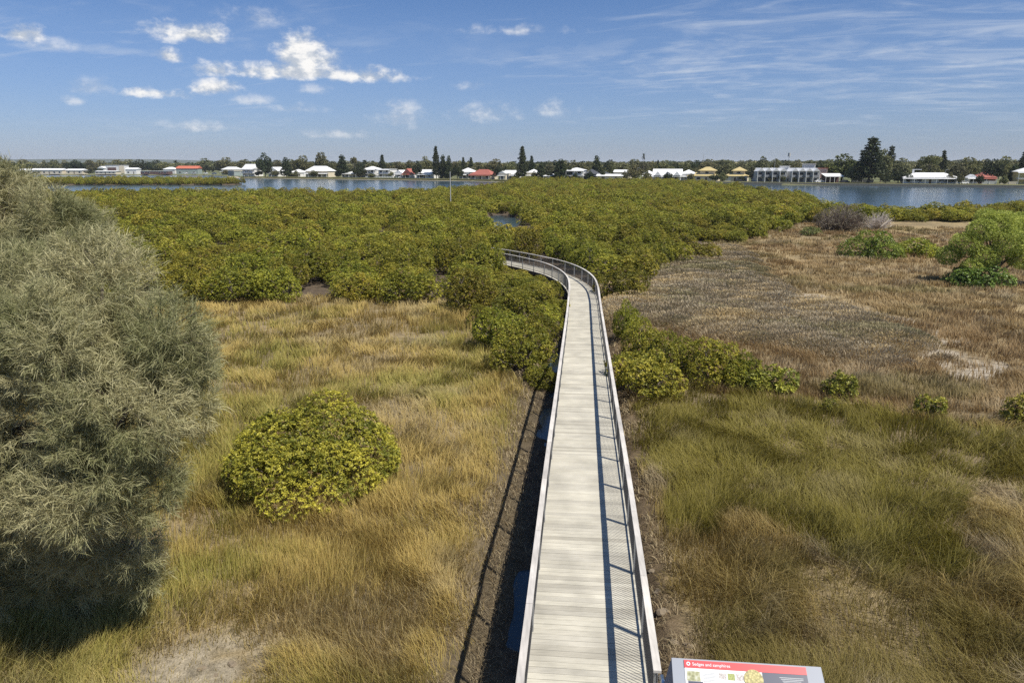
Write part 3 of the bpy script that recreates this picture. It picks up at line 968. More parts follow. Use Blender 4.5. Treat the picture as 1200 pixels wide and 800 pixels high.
def spec_dry(X, Y, r, ox, oy, jx):
    n = len(X)
    th, wd = common(X, Y, r, ox, oy)
    a = fbm(X * .09 + 2, Y * .12, 3, 3); c = fbm(X * .3 + 3, Y * .3, 6, 3)
    t = np.clip(sstep(.38, .62, a) + rng.normal(0, .2, n), 0, 1)
    C = mixc((.30, .205, .10), (.34, .25, .125), t); Ct = mixc((.40, .275, .13), (.50, .37, .18), t)
    pale = sstep(.55, .72, c); Ct = mixc(Ct, (.60, .50, .32), np.clip(pale * .8 + rng.normal(0, .1, n), 0, 1))
    gr = sstep(.6, .75, fbm(X * .12, Y * .2, 0, 2)); C = mixc(C, (.2, .18, .07), gr * .6); Ct = mixc(Ct, (.30, .26, .10), gr * .6)
    f = rng.uniform(.8, 1.2, n)[:, None]
    h = (.35 + .25 * fbm(X * .3, Y * .3, 5, 2)) * rng.uniform(.6, 1.15, n)
    lean = np.clip(.3 + .5 * (fbm(X * .25, Y * .25, 7, 2) - .3) + rng.normal(0, .14, n), .05, 1.0)
    pl = inpoly(PALE, X, Y) * sstep(.38, .66, fbm(X * .45, Y * .8, 5, 4))
    keep = rng.random(n) < (.4 + .6 * sstep(.3, .5, fbm(X * .3 + 9, Y * .3, 2, 2))) * (1 - .85 * pl)
    return keep, h, lean, th, C * f, Ct * f, wd * 1.15


LOWER_R = pg([(736, 440), (800, 445), (905, 468), (1000, 474), (1100, 492), (1300, 500), (1500, 505), (1500, 900), (1000, 900), (760, 900), (736, 480)])
MEADOW_G = pg([(-500, 412), (100, 362), (250, 354), (470, 354), (562, 372), (590, 403), (600, 440), (640, 464), (600, 560), (560, 900), (-700, 900)])
o = grass('sedge_meadow', MEADOW_G, 620000, spec_left, r1=60, grow=1.6); tag(o, 'golden and green sedge meadow to the west of the boardwalk', 'grass', kind='stuff')
o = grass('rush_meadow', LOWER_R, 560000, spec_right, r1=45); tag(o, 'olive and brown tangled rushes east of the near boardwalk', 'grass', kind='stuff')
o = grass('dry_grass', MEADOW_R, 700000, spec_dry, r0=26, r1=130, exclude=(LOWER_R, SAMPH), grow=3.0); tag(o, 'tan dry grass on the raised flat beyond the rushes', 'grass', kind='stuff')


# samphire: low grey brown cushions of short twigs
def samphire():
    nC = 1500
    X, Y, r = polar(nC * 16, 27, 85, 45)
    k = inpoly(SAMPH, X + 2.5 * (fbm(X * .4, Y * .4, 2) - .5), Y + 5 * (fbm(X * .4, Y * .4, 3) - .5)) & (cl_off(X, Y) > 1.5)
    X, Y, r = X[k][:nC], Y[k][:nC], r[k][:nC]
    per = 420
    R_ = rng.uniform(.2, 1.0, len(X)) ** 1.8 * 2.0 + .2
    u = rng.random((len(X), per)); a = rng.random((len(X), per)) * 2 * np.pi
    rad = np.sqrt(u) * R_[:, None]
    bx = X[:, None] + np.cos(a) * rad * 1.15; by = Y[:, None] + np.sin(a) * rad * 1.05
    Ht = .16 + .34 * R_ * rng.uniform(.6, 1.2, len(X))
    top = Ht[:, None] * np.sqrt(1 - u * .97)
    sel = fbm(X * .16, Y * .28, 4, 3) + rng.normal(0, .07, len(X))
    base = np.where((sel > .58)[:, None], np.array([.52, .40, .21]), np.where((sel < .42)[:, None], np.array([.32, .275, .145]), np.array([.40, .325, .21])))
    base = np.where((rng.random(len(X)) < .12)[:, None], np.array([.44, .37, .25]), base)
    C = np.repeat(base[:, None], per, 1).reshape(-1, 3) * rng.uniform(.7, 1.3, (len(X) * per, 1))
    bx, by, top, a = bx.ravel(), by.ravel(), top.ravel(), a.ravel()
    rr = np.hypot(bx, by)
    h = rng.uniform(.07, .17, len(bx))
    z0 = ground_z(bx, by) + np.maximum(top - .08, -.02)
    return blades(bx, by, h, np.clip(.0010 * rr, .02, .08) * rng.uniform(.7, 1.3, len(bx)), a + rng.normal(0, .5, len(bx)), np.full(len(bx), .6), C, C * 1.15, z0=z0, jit=1.2)


V, Q, T, CC = samphire()
o = link(bpy.data.objects.new('samphire', np_mesh('samphire', V, [Q, T], M_GRASS, colv=CC)))
tag(o, 'low grey brown samphire cushions between the mangroves and the dry grass', 'samphire', kind='stuff')


# broken stalks and leaf litter lying on the mud beside the deck
n = 26000
t = rng.random(n) ** 1.5 * 38 + 9.5
cx_ = np.interp(t, [p[1] for p in CL[:8]], [p[0] for p in CL[:8]])
sd_ = np.where(rng.random(n) < .62, -rng.normal(2.7, .55, n), rng.normal(2.0, .4, n))
X = cx_ + sd_; Y = t - sd_ * .1
k = (np.abs(sd_) > 1.15) & (fbm(X * .9, Y * .9, 3) > .42); X, Y = X[k], Y[k]; n = len(X)
C = np.where((rng.random(n) < .4)[:, None], np.array([.26, .19, .10]), np.array([.46, .37, .22])) * rng.uniform(.6, 1.25, (n, 1))
V, Q, T, CC = blades(X, Y, rng.uniform(.05, .26, n), np.hypot(X, Y) * .00075 * rng.uniform(.7, 1.8, n), rng.uniform(0, 6.28, n), rng.uniform(.95, 1.25, n), C, C, z0=ground_z(X, Y) + .012, jit=.3)
o = link(bpy.data.objects.new('plant_litter', np_mesh('plant_litter', V, [Q, T], M_GRASS, colv=CC)))
tag(o, 'dead stalks and leaf litter on the mud along both sides of the boardwalk', 'litter', kind='stuff')
# ================================================================ mangroves
def unit(v):
    return v / np.maximum(np.linalg.norm(v, axis=-1, keepdims=True), 1e-9)


def rosettes(P, A, per, L, Wd, C, rs, a0=25, a1=85):
    """leaves round the shoot axes A at P -> verts, quads, colours"""
    n = len(P)
    ref = np.where(np.abs(A[:, 2:3]) < .9, np.array([[0, 0, 1.0]]), np.array([[1.0, 0, 0]]))
    u = unit(np.cross(A, ref)); v_ = np.cross(A, u)
    ph = (np.arange(per)[None] * 2 * np.pi / per + rs.uniform(0, 6.28, (n, 1)) + rs.normal(0, .4, (n, per)))
    al = np.radians(rs.uniform(a0, a1, (n, per)))
    T = u[:, None] * np.cos(ph)[..., None] + v_[:, None] * np.sin(ph)[..., None]
    D = A[:, None] * np.cos(al)[..., None] + T * np.sin(al)[..., None]
    Sd = unit(np.cross(D, A[:, None] + rs.normal(0, .35, (n, per, 3))))
    l = L * rs.uniform(.7, 1.25, (n, per))[..., None]; w_ = Wd * rs.uniform(.8, 1.2, (n, per))[..., None] / 2
    B = P[:, None] + D * l * .08
    Mid = P[:, None] + D * l * .5 + A[:, None] * l * .06
    Tip = P[:, None] + D * l - np.array([0, 0, 1.0]) * l * .10
    V = np.stack([B, Mid + Sd * w_, Tip, Mid - Sd * w_], 2).reshape(-1, 3)
    Q = np.arange(n * per)[:, None] * 4 + np.array([[0, 1, 2, 3]])
    CC = np.repeat(np.repeat(C[:, None], per, 1) * rs.uniform(.8, 1.22, (n, per, 1)), 4, axis=1).reshape(-1, 3)
    return V, Q, CC


def crown_shoots(seed, Rr, H, nl, n, inner=.18, z0=.0, lobe=(.34, .52), flat=1.0, skirt=0):
    """shoot points and directions over a lumpy dome of lobes that reaches the ground"""
    rs = np.random.default_rng(seed)
    th = rs.uniform(0, 6.28, nl); rr = np.sqrt(rs.uniform(0, 1, nl)) * .72
    rr[:max(3, nl // 3)] = rs.uniform(.5, .75, max(3, nl // 3))
    k = np.arange(nl); th = k * 2.4 + rs.normal(0, .4, nl)
    cr = rs.uniform(lobe[0], lobe[1], nl)
    cz = (1 - .9 * rr ** 2) * rs.uniform(.35, .80, nl)
    cz = np.clip(cz, .22, None)
    if skirt:
        rr[:skirt] = rs.uniform(.60, .80, skirt); th[:skirt] = np.arange(skirt) * 6.283 / skirt + rs.normal(0, .2, skirt); cz[:skirt] = rs.uniform(.14, .30, skirt)
    Cn = np.stack([np.cos(th) * rr * Rr, np.sin(th) * rr * Rr, z0 + cz * (H - z0) ], 1)
    rad = np.stack([cr * Rr, cr * Rr, cr * (H - z0) * .75 * flat], 1)
    rad[:, 2] = np.minimum(rad[:, 2], np.maximum(H - Cn[:, 2], .25 * H) * 1.02)
    P = []; A = []
    tot = 0
    while tot < n:
        i = rs.integers(0, nl, n); d = unit(rs.normal(0, 1, (n, 3)))
        p = Cn[i] + d * rad[i] * rs.uniform(.86, 1.06, (n, 1))
        # inside another lobe?
        q_ = (p[:, None] - Cn[None]) / rad[None]
        ins = (np.sum(q_ * q_, 2) < .74).sum(1)
        ok = (ins == 0) & (p[:, 2] > .05)
        ok |= (rs.random(n) < inner) & (p[:, 2] > .05)
        P.append(p[ok]); A.append(d[ok] / rad[i][ok] * Rr * .5); tot += ok.sum()
    P = np.concatenate(P)[:n]; A = np.concatenate(A)[:n]
    A = unit(unit(A) * .75 + np.array([0, 0, .65]) + rs.normal(0, .28, A.shape))
    return P, A, Cn, rad, rs


def crown_colours(P, rs, c_lo=(.155, .168, .024), c_hi=(.44, .395, .054), H=3.0, dead=.03):
    n = len(P)
    t = np.clip(fbm(P[:, 0] * 1.4 + 30, P[:, 1] * 1.4 + P[:, 2] * 1.1 + 30, 3, 2) * 1.5 - .25 + rs.normal(0, .26, n), 0, 1)[:, None]
    C = np.array(c_lo) * (1 - t) + np.array(c_hi) * t
    k = rs.random(n) < dead
    C[k] = np.array([.22, .15, .07])
    return C


def mangrove_crown(name, seed, Rr, H, nl, n, per, L, Wd, inner=.18, lobe=(.34, .52), mat=None, a0=25, a1=85, skirt=0, **kw):
    P, A, Cn, rad, rs = crown_shoots(seed, Rr, H, nl, n, inner, lobe=lobe, skirt=skirt)
    st_ = rs.random(len(P)) < .03
    P = P + A * np.where(st_, rs.uniform(.06, .2, len(P)), rs.normal(0, .04, len(P)))[:, None] * min(1.0, Rr / 2)
    C = crown_colours(P, rs, **kw)
    V, Q, CC = rosettes(P, A, per, L, Wd, C, rs, a0, a1)
    return np_mesh(name, V, Q, mat or M_MANG, colv=CC), Cn, V, Q, CC


def stems_mesh(name, Cn, seed, nst=7, r0=.06):
    rs = random.Random(seed)
    mb = MB()
    idx = list(range(len(Cn))); rs.shuffle(idx)
    for i in idx[:nst]:
        c = Cn[i]
        bx, by = rs.uniform(-.3, .3), rs.uniform(-.3, .3)
        k1 = (bx + (c[0] - bx) * .35 + rs.uniform(-.12, .12), by + (c[1] - by) * .35 + rs.uniform(-.12, .12), c[2] * .45)
        k2 = (bx + (c[0] - bx) * .75 + rs.uniform(-.12, .12), by + (c[1] - by) * .75 + rs.uniform(-.12, .12), c[2] * .8)
        mb.tube([(bx, by, -.3), k1, k2, (c[0], c[1], c[2] + .15)], [r0, r0 * .75, r0 * .5, r0 * .22], 6)
        for _ in range(2):
            mb.tube([k2, (k2[0] + rs.uniform(-.6, .6), k2[1] + rs.uniform(-.6, .6), k2[2] + rs.uniform(.2, .6))], [r0 * .4, r0 * .15], 5, caps=False)
    me = bpy.data.meshes.new(name); me.from_pydata(mb.v, [], mb.f); me.materials.append(M_BARK); me.update()
    return me


def plant(name, label, cat, x, y, rz, sc, crown_me, stem_me, group=None, z=None, crown='crown', stem='trunk'):
    zz_ = float(ground_z(np.array([x]), np.array([y]))[0]) if z is None else z
    t = thing(name, label, cat, (x, y, zz_ - .03), rz, group)
    t.scale = sc if isinstance(sc, tuple) else (sc, sc, sc)
    link(bpy.data.objects.new(crown, crown_me), t)
    if stem_me is not None: link(bpy.data.objects.new(stem, stem_me), t)
    return t


# the lone bush on the western meadow
me, Cn, *_ = mangrove_crown('lone_mangrove_crown', 3, 2.6, 2.72, 46, 9500, 8, .080, .038, inner=.05, lobe=(.17, .34), skirt=13, c_lo=(.15, .16, .025), c_hi=(.52, .46, .065))
plant('mangrove', 'big round glossy mangrove bush standing alone in the western sedge meadow', 'mangrove', -6.15, 20.75, 0, 1.07, me, stems_mesh('s', Cn, 1, 9))

NEAR = [mangrove_crown('near_mangrove_crown', 20 + k, 2.0, 3.0, 26, 2300, 7, .112, .056, inner=.05, lobe=(.18, .33)) for k in range(5)]
NEAR_ST = [stems_mesh('near_mangrove_stems', NEAR[k][1], k, 8, .07) for k in range(5)]
MIDM = [mangrove_crown('mangrove_crown', 40 + k, 2.0, 3.0, 22, 1400, 6, .15, .08, inner=.04, lobe=(.20, .35)) for k in range(6)]
MID_ST = [stems_mesh('mangrove_stems', MIDM[k][1], 10 + k, 6, .07) for k in range(6)]
SMALL = [mangrove_crown('small_mangrove_crown', 60 + k, .62, .95, 9, 260, 7, .115, .055, inner=.15, lobe=(.30, .48), c_lo=(.17, .175, .03), c_hi=(.48, .43, .075)) for k in range(3)]
SMALL_ST = [stems_mesh('small_mangrove_stems', SMALL[k][1] , 30 + k, 5, .025) for k in range(3)]

def up_z(py, y):
    v = py - 400.0
    return CZ - (F * SP + v * CP) / (F * CP - v * SP) * y


# bushes picked out by hand: centre of the base as seen, width and height in metres
HAND = [
    # beside the boardwalk, west side
    (632, 410, 2.5, 2.6, 'rounded mangrove crowding the west handrail midway along the straight boardwalk', 0),
    (612, 432, 3.5, 2.6, 'nearest mangrove on the western side of the boardwalk, at the tip of the thicket', 1),
    (634, 444, 1.7, 1.6, 'small mangrove tucked between the thicket tip and the western handrail', 2),
    (585, 408, 3.4, 2.8, 'mangrove on the meadow side of the thicket tip west of the boardwalk', 3),
    (563, 384, 1.8, 1.7, 'knee high separate mangrove at the corner of the sedge meadow and the thicket', 4),
    (640, 386, 2.6, 2.1, 'mangrove pressed against the western handrail where the ramp levels out', 1),
    (648, 366, 2.6, 1.9, 'mangrove against the western handrail just before the bend', 2),
    (624, 362, 3.6, 2.3, 'wide mangrove inside the elbow of the boardwalk bend', 3),
    (604, 384, 3.6, 2.7, 'mangrove between the meadow corner and the wide one in the elbow of the bend', 4),
    (729, 350, 4.2, 2.9, 'big mangrove against the eastern handrail at the outside of the bend', 2),
    # beside the boardwalk, east side, running out toward the rushes
    (735, 398, 2.0, 2.2, 'mangrove farthest back in the row on the eastern side of the boardwalk', 0),
    (751, 424, 2.2, 2.1, 'second mangrove in the eastern row, touching the bushes behind and before it', 1),
    (754, 462, 3.0, 2.3, 'bushy mangrove nearest the eastern handrail, in front of its row', 2),
    (788, 440, 2.5, 2.3, 'mangrove behind the bushy front one in the eastern row', 3),
    (836, 450, 2.7, 2.2, 'broad mangrove in the middle of the row above the olive rushes', 4),
    (868, 456, 1.6, 1.7, 'upright mangrove joined to the broad one above the olive rushes', 0),
]
for (px, py, wd, ht, lab, k) in HAND:
    x, y = at(px, py)
    t = plant('mangrove', lab, 'mangrove', x, y, 0, (wd * (1.18 if px > 740 else 1.0) / 4.0, wd * (1.1 if px > 740 else 1.0) / 4.0, ht * (1.15 if px > 700 else 1.0) / 3.0), NEAR[k][0], NEAR_ST[k], 'mangroves beside the boardwalk')
    t.rotation_euler[2] = px * .37
# inside of the bend: low ones that leave the deck in view, taller ones where the walk runs on out of sight
for (x, y, wd, lx, ly, k) in [(3.0, 50.5, 2.5, 664, 347, 0), (2.9, 53.4, 2.6, 658, 337, 1), (2.5, 56.2, 3.2, 650, 329, 2), (1.6, 58.6, 3.0, 640, 324, 3), (.5, 60.6, 3.2, 624, 318, 4), (-1.1, 62.8, 3.2, 606, 312, 0),
                              (-2.1, 65.4, 3.2, 590, 291, 2), (-3.4, 67.4, 3.2, 578, 286, 3), (-5.0, 69.4, 3.4, 560, 284, 1), (-6.8, 71.2, 3.4, 545, 283, 4)]:
    ht = up_z(ly, y) * (1.5 if lx < 600 else 1.0) + .22
    plant('mangrove', 'low mangrove along the inner side of the boardwalk bend' if lx > 600 else 'mangrove hiding the boardwalk where it runs on past the bend', 'mangrove', x, y, k * 1.3 + x, (wd / 4.0, wd / 4.0, max(.5, ht + .05) / 3.0), NEAR[k][0], NEAR_ST[k], 'mangroves inside the boardwalk bend')
HSM = [(905, 462, 1.9, 1.25, 'low spreading mangrove at the end of the row above the rushes', 0), (985, 466, 1.3, 1.05, 'pale round mangrove seedling bush beside the end of the row', 1),
       (970, 482, .8, .5, 'tiny sprawling mangrove in the rushes below the pale round one', 2), (1090, 490, 1.15, 1.05, 'solitary ball shaped small mangrove at the upper edge of the rushes', 0),
       (1193, 497, 1.2, 1.15, 'small mangrove at the upper edge of the rushes, easternmost of them', 1), (880, 452, 1.2, 1.2, 'short mangrove filling the gap before the end of the row', 2),
       (892, 466, .9, .7, 'dwarf mangrove at the foot of the low spreading one', 1)]
for (px, py, wd, ht, lab, k) in HSM:
    x, y = at(px, py)
    t = plant('mangrove', lab, 'mangrove', x, y, px * .7, (wd / 1.15, wd / 1.15, ht * 1.1 / .95), SMALL[k][0], SMALL_ST[k], 'small mangroves at the rush edge')
# outliers on the samphire flat
for (px, py, wd, ht, lab, k) in [(823, 306, 4.2, 2.4, 'isolated mangrove out on the grey samphire flat', 2), (862, 284, 3.6, 1.6, 'low mangrove at the back corner of the samphire flat', 3),
                                 (885, 279, 3.2, 1.5, 'low mangrove at the edge of the dry grass before the thicket', 4), (748, 330, 3.6, 2.9, 'mangrove bulging from the thicket onto the samphire beyond the boardwalk bend', 0)]:
    x, y = at(px, py)
    plant('mangrove', lab, 'mangrove', x, y, px * .7, (wd / 4, wd / 4, ht / 3.0), MIDM[k][0], MID_ST[k], 'mangroves on the samphire flat')

# the thicket: jittered grid over the marsh, nearest ones as plants of their own
MAN_ZONE_X = 260
gxm, gym = np.meshgrid(np.arange(-220, 300, 4.0), np.arange(38, 402, 4.0))
gxm = gxm.ravel() + rng.uniform(-1.6, 1.6, gxm.size); gym = gym.ravel() + rng.uniform(-1.6, 1.6, gym.size)
ex, ey = np.meshgrid(np.arange(58, 130, 3.1), np.arange(118, 160, 3.1))
ex = ex.ravel() + rng.uniform(-1.1, 1.1, ex.size); ey = ey.ravel() + rng.uniform(-1.1, 1.1, ey.size)
ko = ~((gxm > 57) & (gxm < 131) & (gym > 117) & (gym < 161))
gxm = np.concatenate([gxm[ko], ex]); gym = np.concatenate([gym[ko], ey])
sz = rng.uniform(.78, 1.36, len(gxm)) * (.90 + .3 * fbm(gxm * .05, gym * .05, 2))
hz = rng.uniform(.62, 1.2, len(gxm)) * (.75 + .5 * fbm(gxm * .035 + 4, gym * .035, 5))
ok = np.abs(gxm) < gym * .80 + 12
ok &= inpoly(LAND, gxm, gym) & ~in_pond(gxm, gym, 1.25)
ok &= ~inpoly(MEADOW_L, gxm, gym) & ~inpoly(MEADOW_R, gxm, gym)
dl, _ = polydist(MEADOW_L, gxm, gym, True); dr, _ = polydist(MEADOW_R, gxm, gym, True); dw, _ = polydist(LAND, gxm, gym, True)
ok &= (dl > 0.9) & (dr > 1.5) & ((dw > 1.2) | (gym > 380))
off = cl_off(gxm, gym)
ok &= ((off < -(1.35 + 1.15 * sz)) | (off > 1.6 + 1.6 * sz)) | (gym > 76)
ok &= ~((gym < 50) & (gxm > 3))
ok &= ~((gym < 46) & (gxm > -3.5))
isl = inpoly(ISLAND, gxm, gym)
gap = (gxm < 57) & (fbm(gxm * .045, gym * .06, 7, 2) < .36) & (rng.random(len(gxm)) < .6) & (gym > 75)
ok &= ~gap
# island of mangroves out in the water
gix, giy = np.meshgrid(np.arange(-335, -138, 3.4), np.arange(372, 426, 3.6))
gix = gix.ravel() + rng.uniform(-1.2, 1.2, gix.size); giy = giy.ravel() + rng.uniform(-1.2, 1.2, giy.size)
ki = inpoly(ISLAND, gix, giy)
order = np.argsort(np.hypot(gxm[ok], gym[ok]))
TX, TY, TS, TH = gxm[ok][order], gym[ok][order], sz[ok][order], hz[ok][order]
# the photograph sees the deck's bend over these crowns: those are low plants
lim_x = np.array([560, 590, 610, 630, 650, 664, 672]); lim_y = np.array([296, 303, 314, 322, 332, 344, 350])
for _ in range(24):
    tx_, ty_ = proj(TX, TY, TH * 2.95 + .1); half = TS * 1.9 * F / (TY * CP + 1.5)
    top_lim = np.maximum(np.interp(tx_ - half * .4, lim_x, lim_y), np.interp(tx_ + half * .5, lim_x, lim_y))
    bad = (tx_ + half > 603) & (tx_ - half < 668) & (TY < 69) & (TY > 44) & (ty_ < top_lim) & (TX < 5)
    bad |= (np.abs(tx_ - 586) < 8 + half * .7) & (TY > 92) & (TY < 142) & (ty_ < 267)
    TH = np.where(bad, TH * .93, TH); TS = np.where(bad & (TH < .6), TS * .97, TS)
kp = TH > .28
TX, TY, TS, TH = TX[kp], TY[kp], TS[kp], TH[kp]
order = order[kp]
px_, py_ = proj(TX, TY, 1.5)
vis = (px_ > -60) & (px_ < 1260)
used_hand = 38
n_ind = 300 - used_hand
sel = np.where(vis)[0][:n_ind]
rest = np.setdiff1d(np.arange(len(TX)), sel)
for j, i in enumerate(sel):
    x, y = float(TX[i]), float(TY[i])
    near_ = j < 90
    bank, st_ = (NEAR, NEAR_ST) if near_ else (MIDM, MID_ST)
    k = int(rng.integers(0, len(bank)))
    front = (dl[ok][order][i] < 4.2) and x < -1
    bend = abs(off[ok][order][i]) < 4.6 and y < 72
    if front: lab, grp = 'olive mangrove in the front rank of the thicket along the sedge meadow', 'front rank mangroves by the sedge meadow'
    elif bend: lab, grp = 'olive mangrove close beside the curving far end of the boardwalk', 'mangroves by the boardwalk bend'
    elif x > 12 and dr[ok][order][i] < 5: lab, grp = 'olive mangrove on the thicket margin facing the samphire and dry grass', 'mangroves along the samphire margin'
    else: lab, grp = 'olive green mangrove inside the dense thicket, its crown merging with its neighbours', 'mangroves of the thicket'
    t = plant('mangrove', lab, 'mangrove', x, y, float(rng.uniform(0, 6.28)), (float(TS[i]), float(TS[i]), float(TH[i])), bank[k][0], st_[k], grp)


def scatter(name, banks, X, Y, Z, S, Hh, mat):
    """one object: source crowns and loose points in one mesh, the crowns set on the points by geometry nodes"""
    Vs = []; Qs = []; Cs = []; var = []; nv = 0
    for k, (V, Q, CC) in enumerate(banks):
        Vs.append(V); Qs.append(Q + nv); Cs.append(CC); var.append(np.full(len(V), k + 1)); nv += len(V)
    n = len(X)
    kk = rng.integers(0, len(banks), n)
    Vs.append(np.stack([X, Y, Z], 1)); Cs.append(np.zeros((n, 3))); var.append(-(kk + 1))
    me = np_mesh(name, np.concatenate(Vs), np.concatenate(Qs), mat, colv=np.concatenate(Cs))
    me.attributes.new('variant', 'INT', 'POINT').data.foreach_set('value', np.concatenate(var).astype(np.int32))
    s3 = np.zeros((nv + n, 3), np.float32); s3[nv:] = np.stack([S, S, Hh], 1)
    me.attributes.new('scl', 'FLOAT_VECTOR', 'POINT').data.foreach_set('vector', s3.ravel())
    r3 = np.zeros((nv + n, 3), np.float32); r3[nv:, 2] = rng.uniform(0, 6.28, n)
    me.attributes.new('rot', 'FLOAT_VECTOR', 'POINT').data.foreach_set('vector', r3.ravel())
    o = link(bpy.data.objects.new(name, me))
    ng = bpy.data.node_groups.new(name, 'GeometryNodeTree')
    ng.interface.new_socket('Geometry', in_out='INPUT', socket_type='NodeSocketGeometry')
    ng.interface.new_socket('Geometry', in_out='OUTPUT', socket_type='NodeSocketGeometry')
    gi = ng.nodes.new('NodeGroupInput'); go = ng.nodes.new('NodeGroupOutput'); jo = ng.nodes.new('GeometryNodeJoinGeometry')

    def attr(nm, ty):
        a = ng.nodes.new('GeometryNodeInputNamedAttribute'); a.data_type = ty; a.inputs['Name'].default_value = nm
        return a.outputs['Attribute']

    def pick(val):
        c = ng.nodes.new('FunctionNodeCompare'); c.data_type = 'INT'; c.operation = 'EQUAL'
        ng.links.new(attr('variant', 'INT'), c.inputs[2]); c.inputs[3].default_value = val
        s = ng.nodes.new('GeometryNodeSeparateGeometry'); s.domain = 'POINT'
        ng.links.new(gi.outputs[0], s.inputs['Geometry']); ng.links.new(c.outputs[0], s.inputs['Selection'])
        return s.outputs['Selection']
    for k in range(len(banks)):
        ip = ng.nodes.new('GeometryNodeInstanceOnPoints')
        ng.links.new(pick(-(k + 1)), ip.inputs['Points']); ng.links.new(pick(k + 1), ip.inputs['Instance'])
        ng.links.new(attr('rot', 'FLOAT_VECTOR'), ip.inputs['Rotation']); ng.links.new(attr('scl', 'FLOAT_VECTOR'), ip.inputs['Scale'])
        ng.links.new(ip.outputs[0], jo.inputs[0])
    ng.links.new(jo.outputs[0], go.inputs[0])
    md = o.modifiers.new('scatter', 'NODES'); md.node_group = ng
    return o


FARM = [mangrove_crown('far_mangrove', 80 + k, 2.0, 3.0, 20, 800, 5, .21, .115, inner=.03, lobe=(.22, .37))[2:] for k in range(5)]
rx = np.concatenate([TX[rest]]); ry = np.concatenate([TY[rest]])
o = scatter('mangrove_forest', FARM, rx, ry, ground_z(rx, ry), TS[rest] * 1.05, TH[rest] * (1 + .12 * sstep(230, 330, ry)), M_MANG)
tag(o, 'far mass of olive mangroves reaching to the open water', 'mangroves', kind='stuff')
ix, iy = gix[ki], giy[ki]
o = scatter('mangrove_island', FARM[:3], ix, iy, np.full(len(ix), -.1), rng.uniform(.9, 1.3, len(ix)), rng.uniform(.8, 1.35, len(ix)), M_MANG)
tag(o, 'low mangrove covered island in the water before the far western shore', 'mangroves', kind='stuff')
print('mangroves', len(sel), len(rest), len(ix))
# ================================================================ sheoaks, the feathery tree and other shrubs
def sheoak(lobes, base, seed, ncl, per, name, label, cz0):
    """lobes: (centre, radius) in world space; drooping grey green needles in sprays"""
    rs = np.random.default_rng(seed)
    L2_ = []
    for c_, r_ in lobes:
        L2_.append((c_, r_ * .80))
        for _ in range(5):
            d = rs.normal(0, 1, 3) + np.array([.15, -.5, .35]); d /= np.linalg.norm(d)
            L2_.append((tuple(np.array(c_) + d * r_ * rs.uniform(.55, .85)), r_ * rs.uniform(.34, .52)))
    Cn = np.array([l[0] for l in L2_], float); rad = np.array([l[1] for l in L2_], float)
    wgt = rad ** 2; wgt = wgt / wgt.sum()
    P = []; A = []; tot = 0
    while tot < ncl:
        i = rs.choice(len(rad), ncl, p=wgt); d = unit(rs.normal(0, 1, (ncl, 3)) * np.array([1, 1, 1.0]))
        rr_ = rad[i][:, None] * (1 - .42 * rs.random((ncl, 1)) ** 2.2)
        p = Cn[i] + d * rr_ * np.array([1, 1, .95])
        q_ = np.linalg.norm(p[:, None] - Cn[None], axis=2) / rad[None]
        ok = ((q_ < .62).sum(1) <= (rr_[:, 0] < rad[i] * .62)) & (p[:, 2] > .6)
        P.append(p[ok]); A.append(d[ok]); tot += ok.sum()
    P = np.concatenate(P)[:ncl]; A = np.concatenate(A)[:ncl]
    A = unit(A * .9 + np.array([0, 0, .45]) + rs.normal(0, .22, A.shape))
    n = len(P)
    t = rs.uniform(0, 1, (n, per, 1)) * .38
    st = P[:, None] + A[:, None] * (t - .12) + rs.normal(0, .03, (n, per, 3))
    D = unit(A[:, None] + rs.normal(0, .74, (n, per, 3)))
    L = rs.uniform(.11, .25, (n, per, 1))
    mid = st + D * L * .55
    tip = mid + unit(D + np.array([0, 0, -.3]) + rs.normal(0, .15, D.shape)) * L * .5
    wv = unit(np.cross(D, rs.normal(0, 1, D.shape))) * (.0033 * rs.uniform(.8, 1.5, (n, per, 1)))
    V = np.stack([st - wv, st + wv, mid + wv, mid - wv, tip], 2).reshape(-1, 3)
    b_ = np.arange(n * per)[:, None] * 5
    Q = b_ + np.array([[0, 1, 2, 3]]); T = b_ + np.array([[3, 2, 4]])
    tt = np.clip(fbm(P[:, 0] * .8 + 40, P[:, 1] * .8 + P[:, 2] * .8 + 40, 2, 2)[:, None, None] * 1.4 - .2 + rs.normal(0, .22, (n, per, 1)), 0, 1)
    C = np.array([.21, .217, .092]) * (1 - tt) + np.array([.50, .455, .25]) * tt
    C = np.repeat(C, 5, axis=2).reshape(n, per, 3, 5).transpose(0, 1, 3, 2).reshape(-1, 3)
    root = thing(name, label, 'tree', base)
    bo = np.array(base)
    link(bpy.data.objects.new('crown', np_mesh('sheoak_crown', V - bo, [Q, T], M_SHEOAK, colv=C)), root)
    mb = MB(); r2 = random.Random(seed)
    top = Vector(Cn.mean(0)) - Vector(base)
    tr = [Vector((0, 0, -.3)), Vector((.1, -.05, cz0 * .5)), Vector((.15, .1, cz0)), top]
    mb.tube(tr, [.19, .15, .12, .07], 8)
    for c_, r_ in lobes:
        c_ = Vector(c_) - Vector(base)
        j = r2.uniform(.35, .8); s = tr[1].lerp(tr[3], j)
        m1 = s.lerp(c_, .5) + Vector((r2.uniform(-.2, .2), r2.uniform(-.2, .2), -.25))
        mb.tube([s, m1, c_], [.07, .05, .025], 6)
        for k in range(7):
            dd = Vector((r2.gauss(0, 1), r2.gauss(0, 1), r2.gauss(.2, .8))).normalized() * r_ * .85
            mb.tube([c_ - dd * .1, c_ + dd * .5 + Vector((0, 0, .06)), c_ + dd], [.022, .014, .006], 4, caps=False)
    mb.build('trunk', M_BARK, root, smooth=True)
    return root


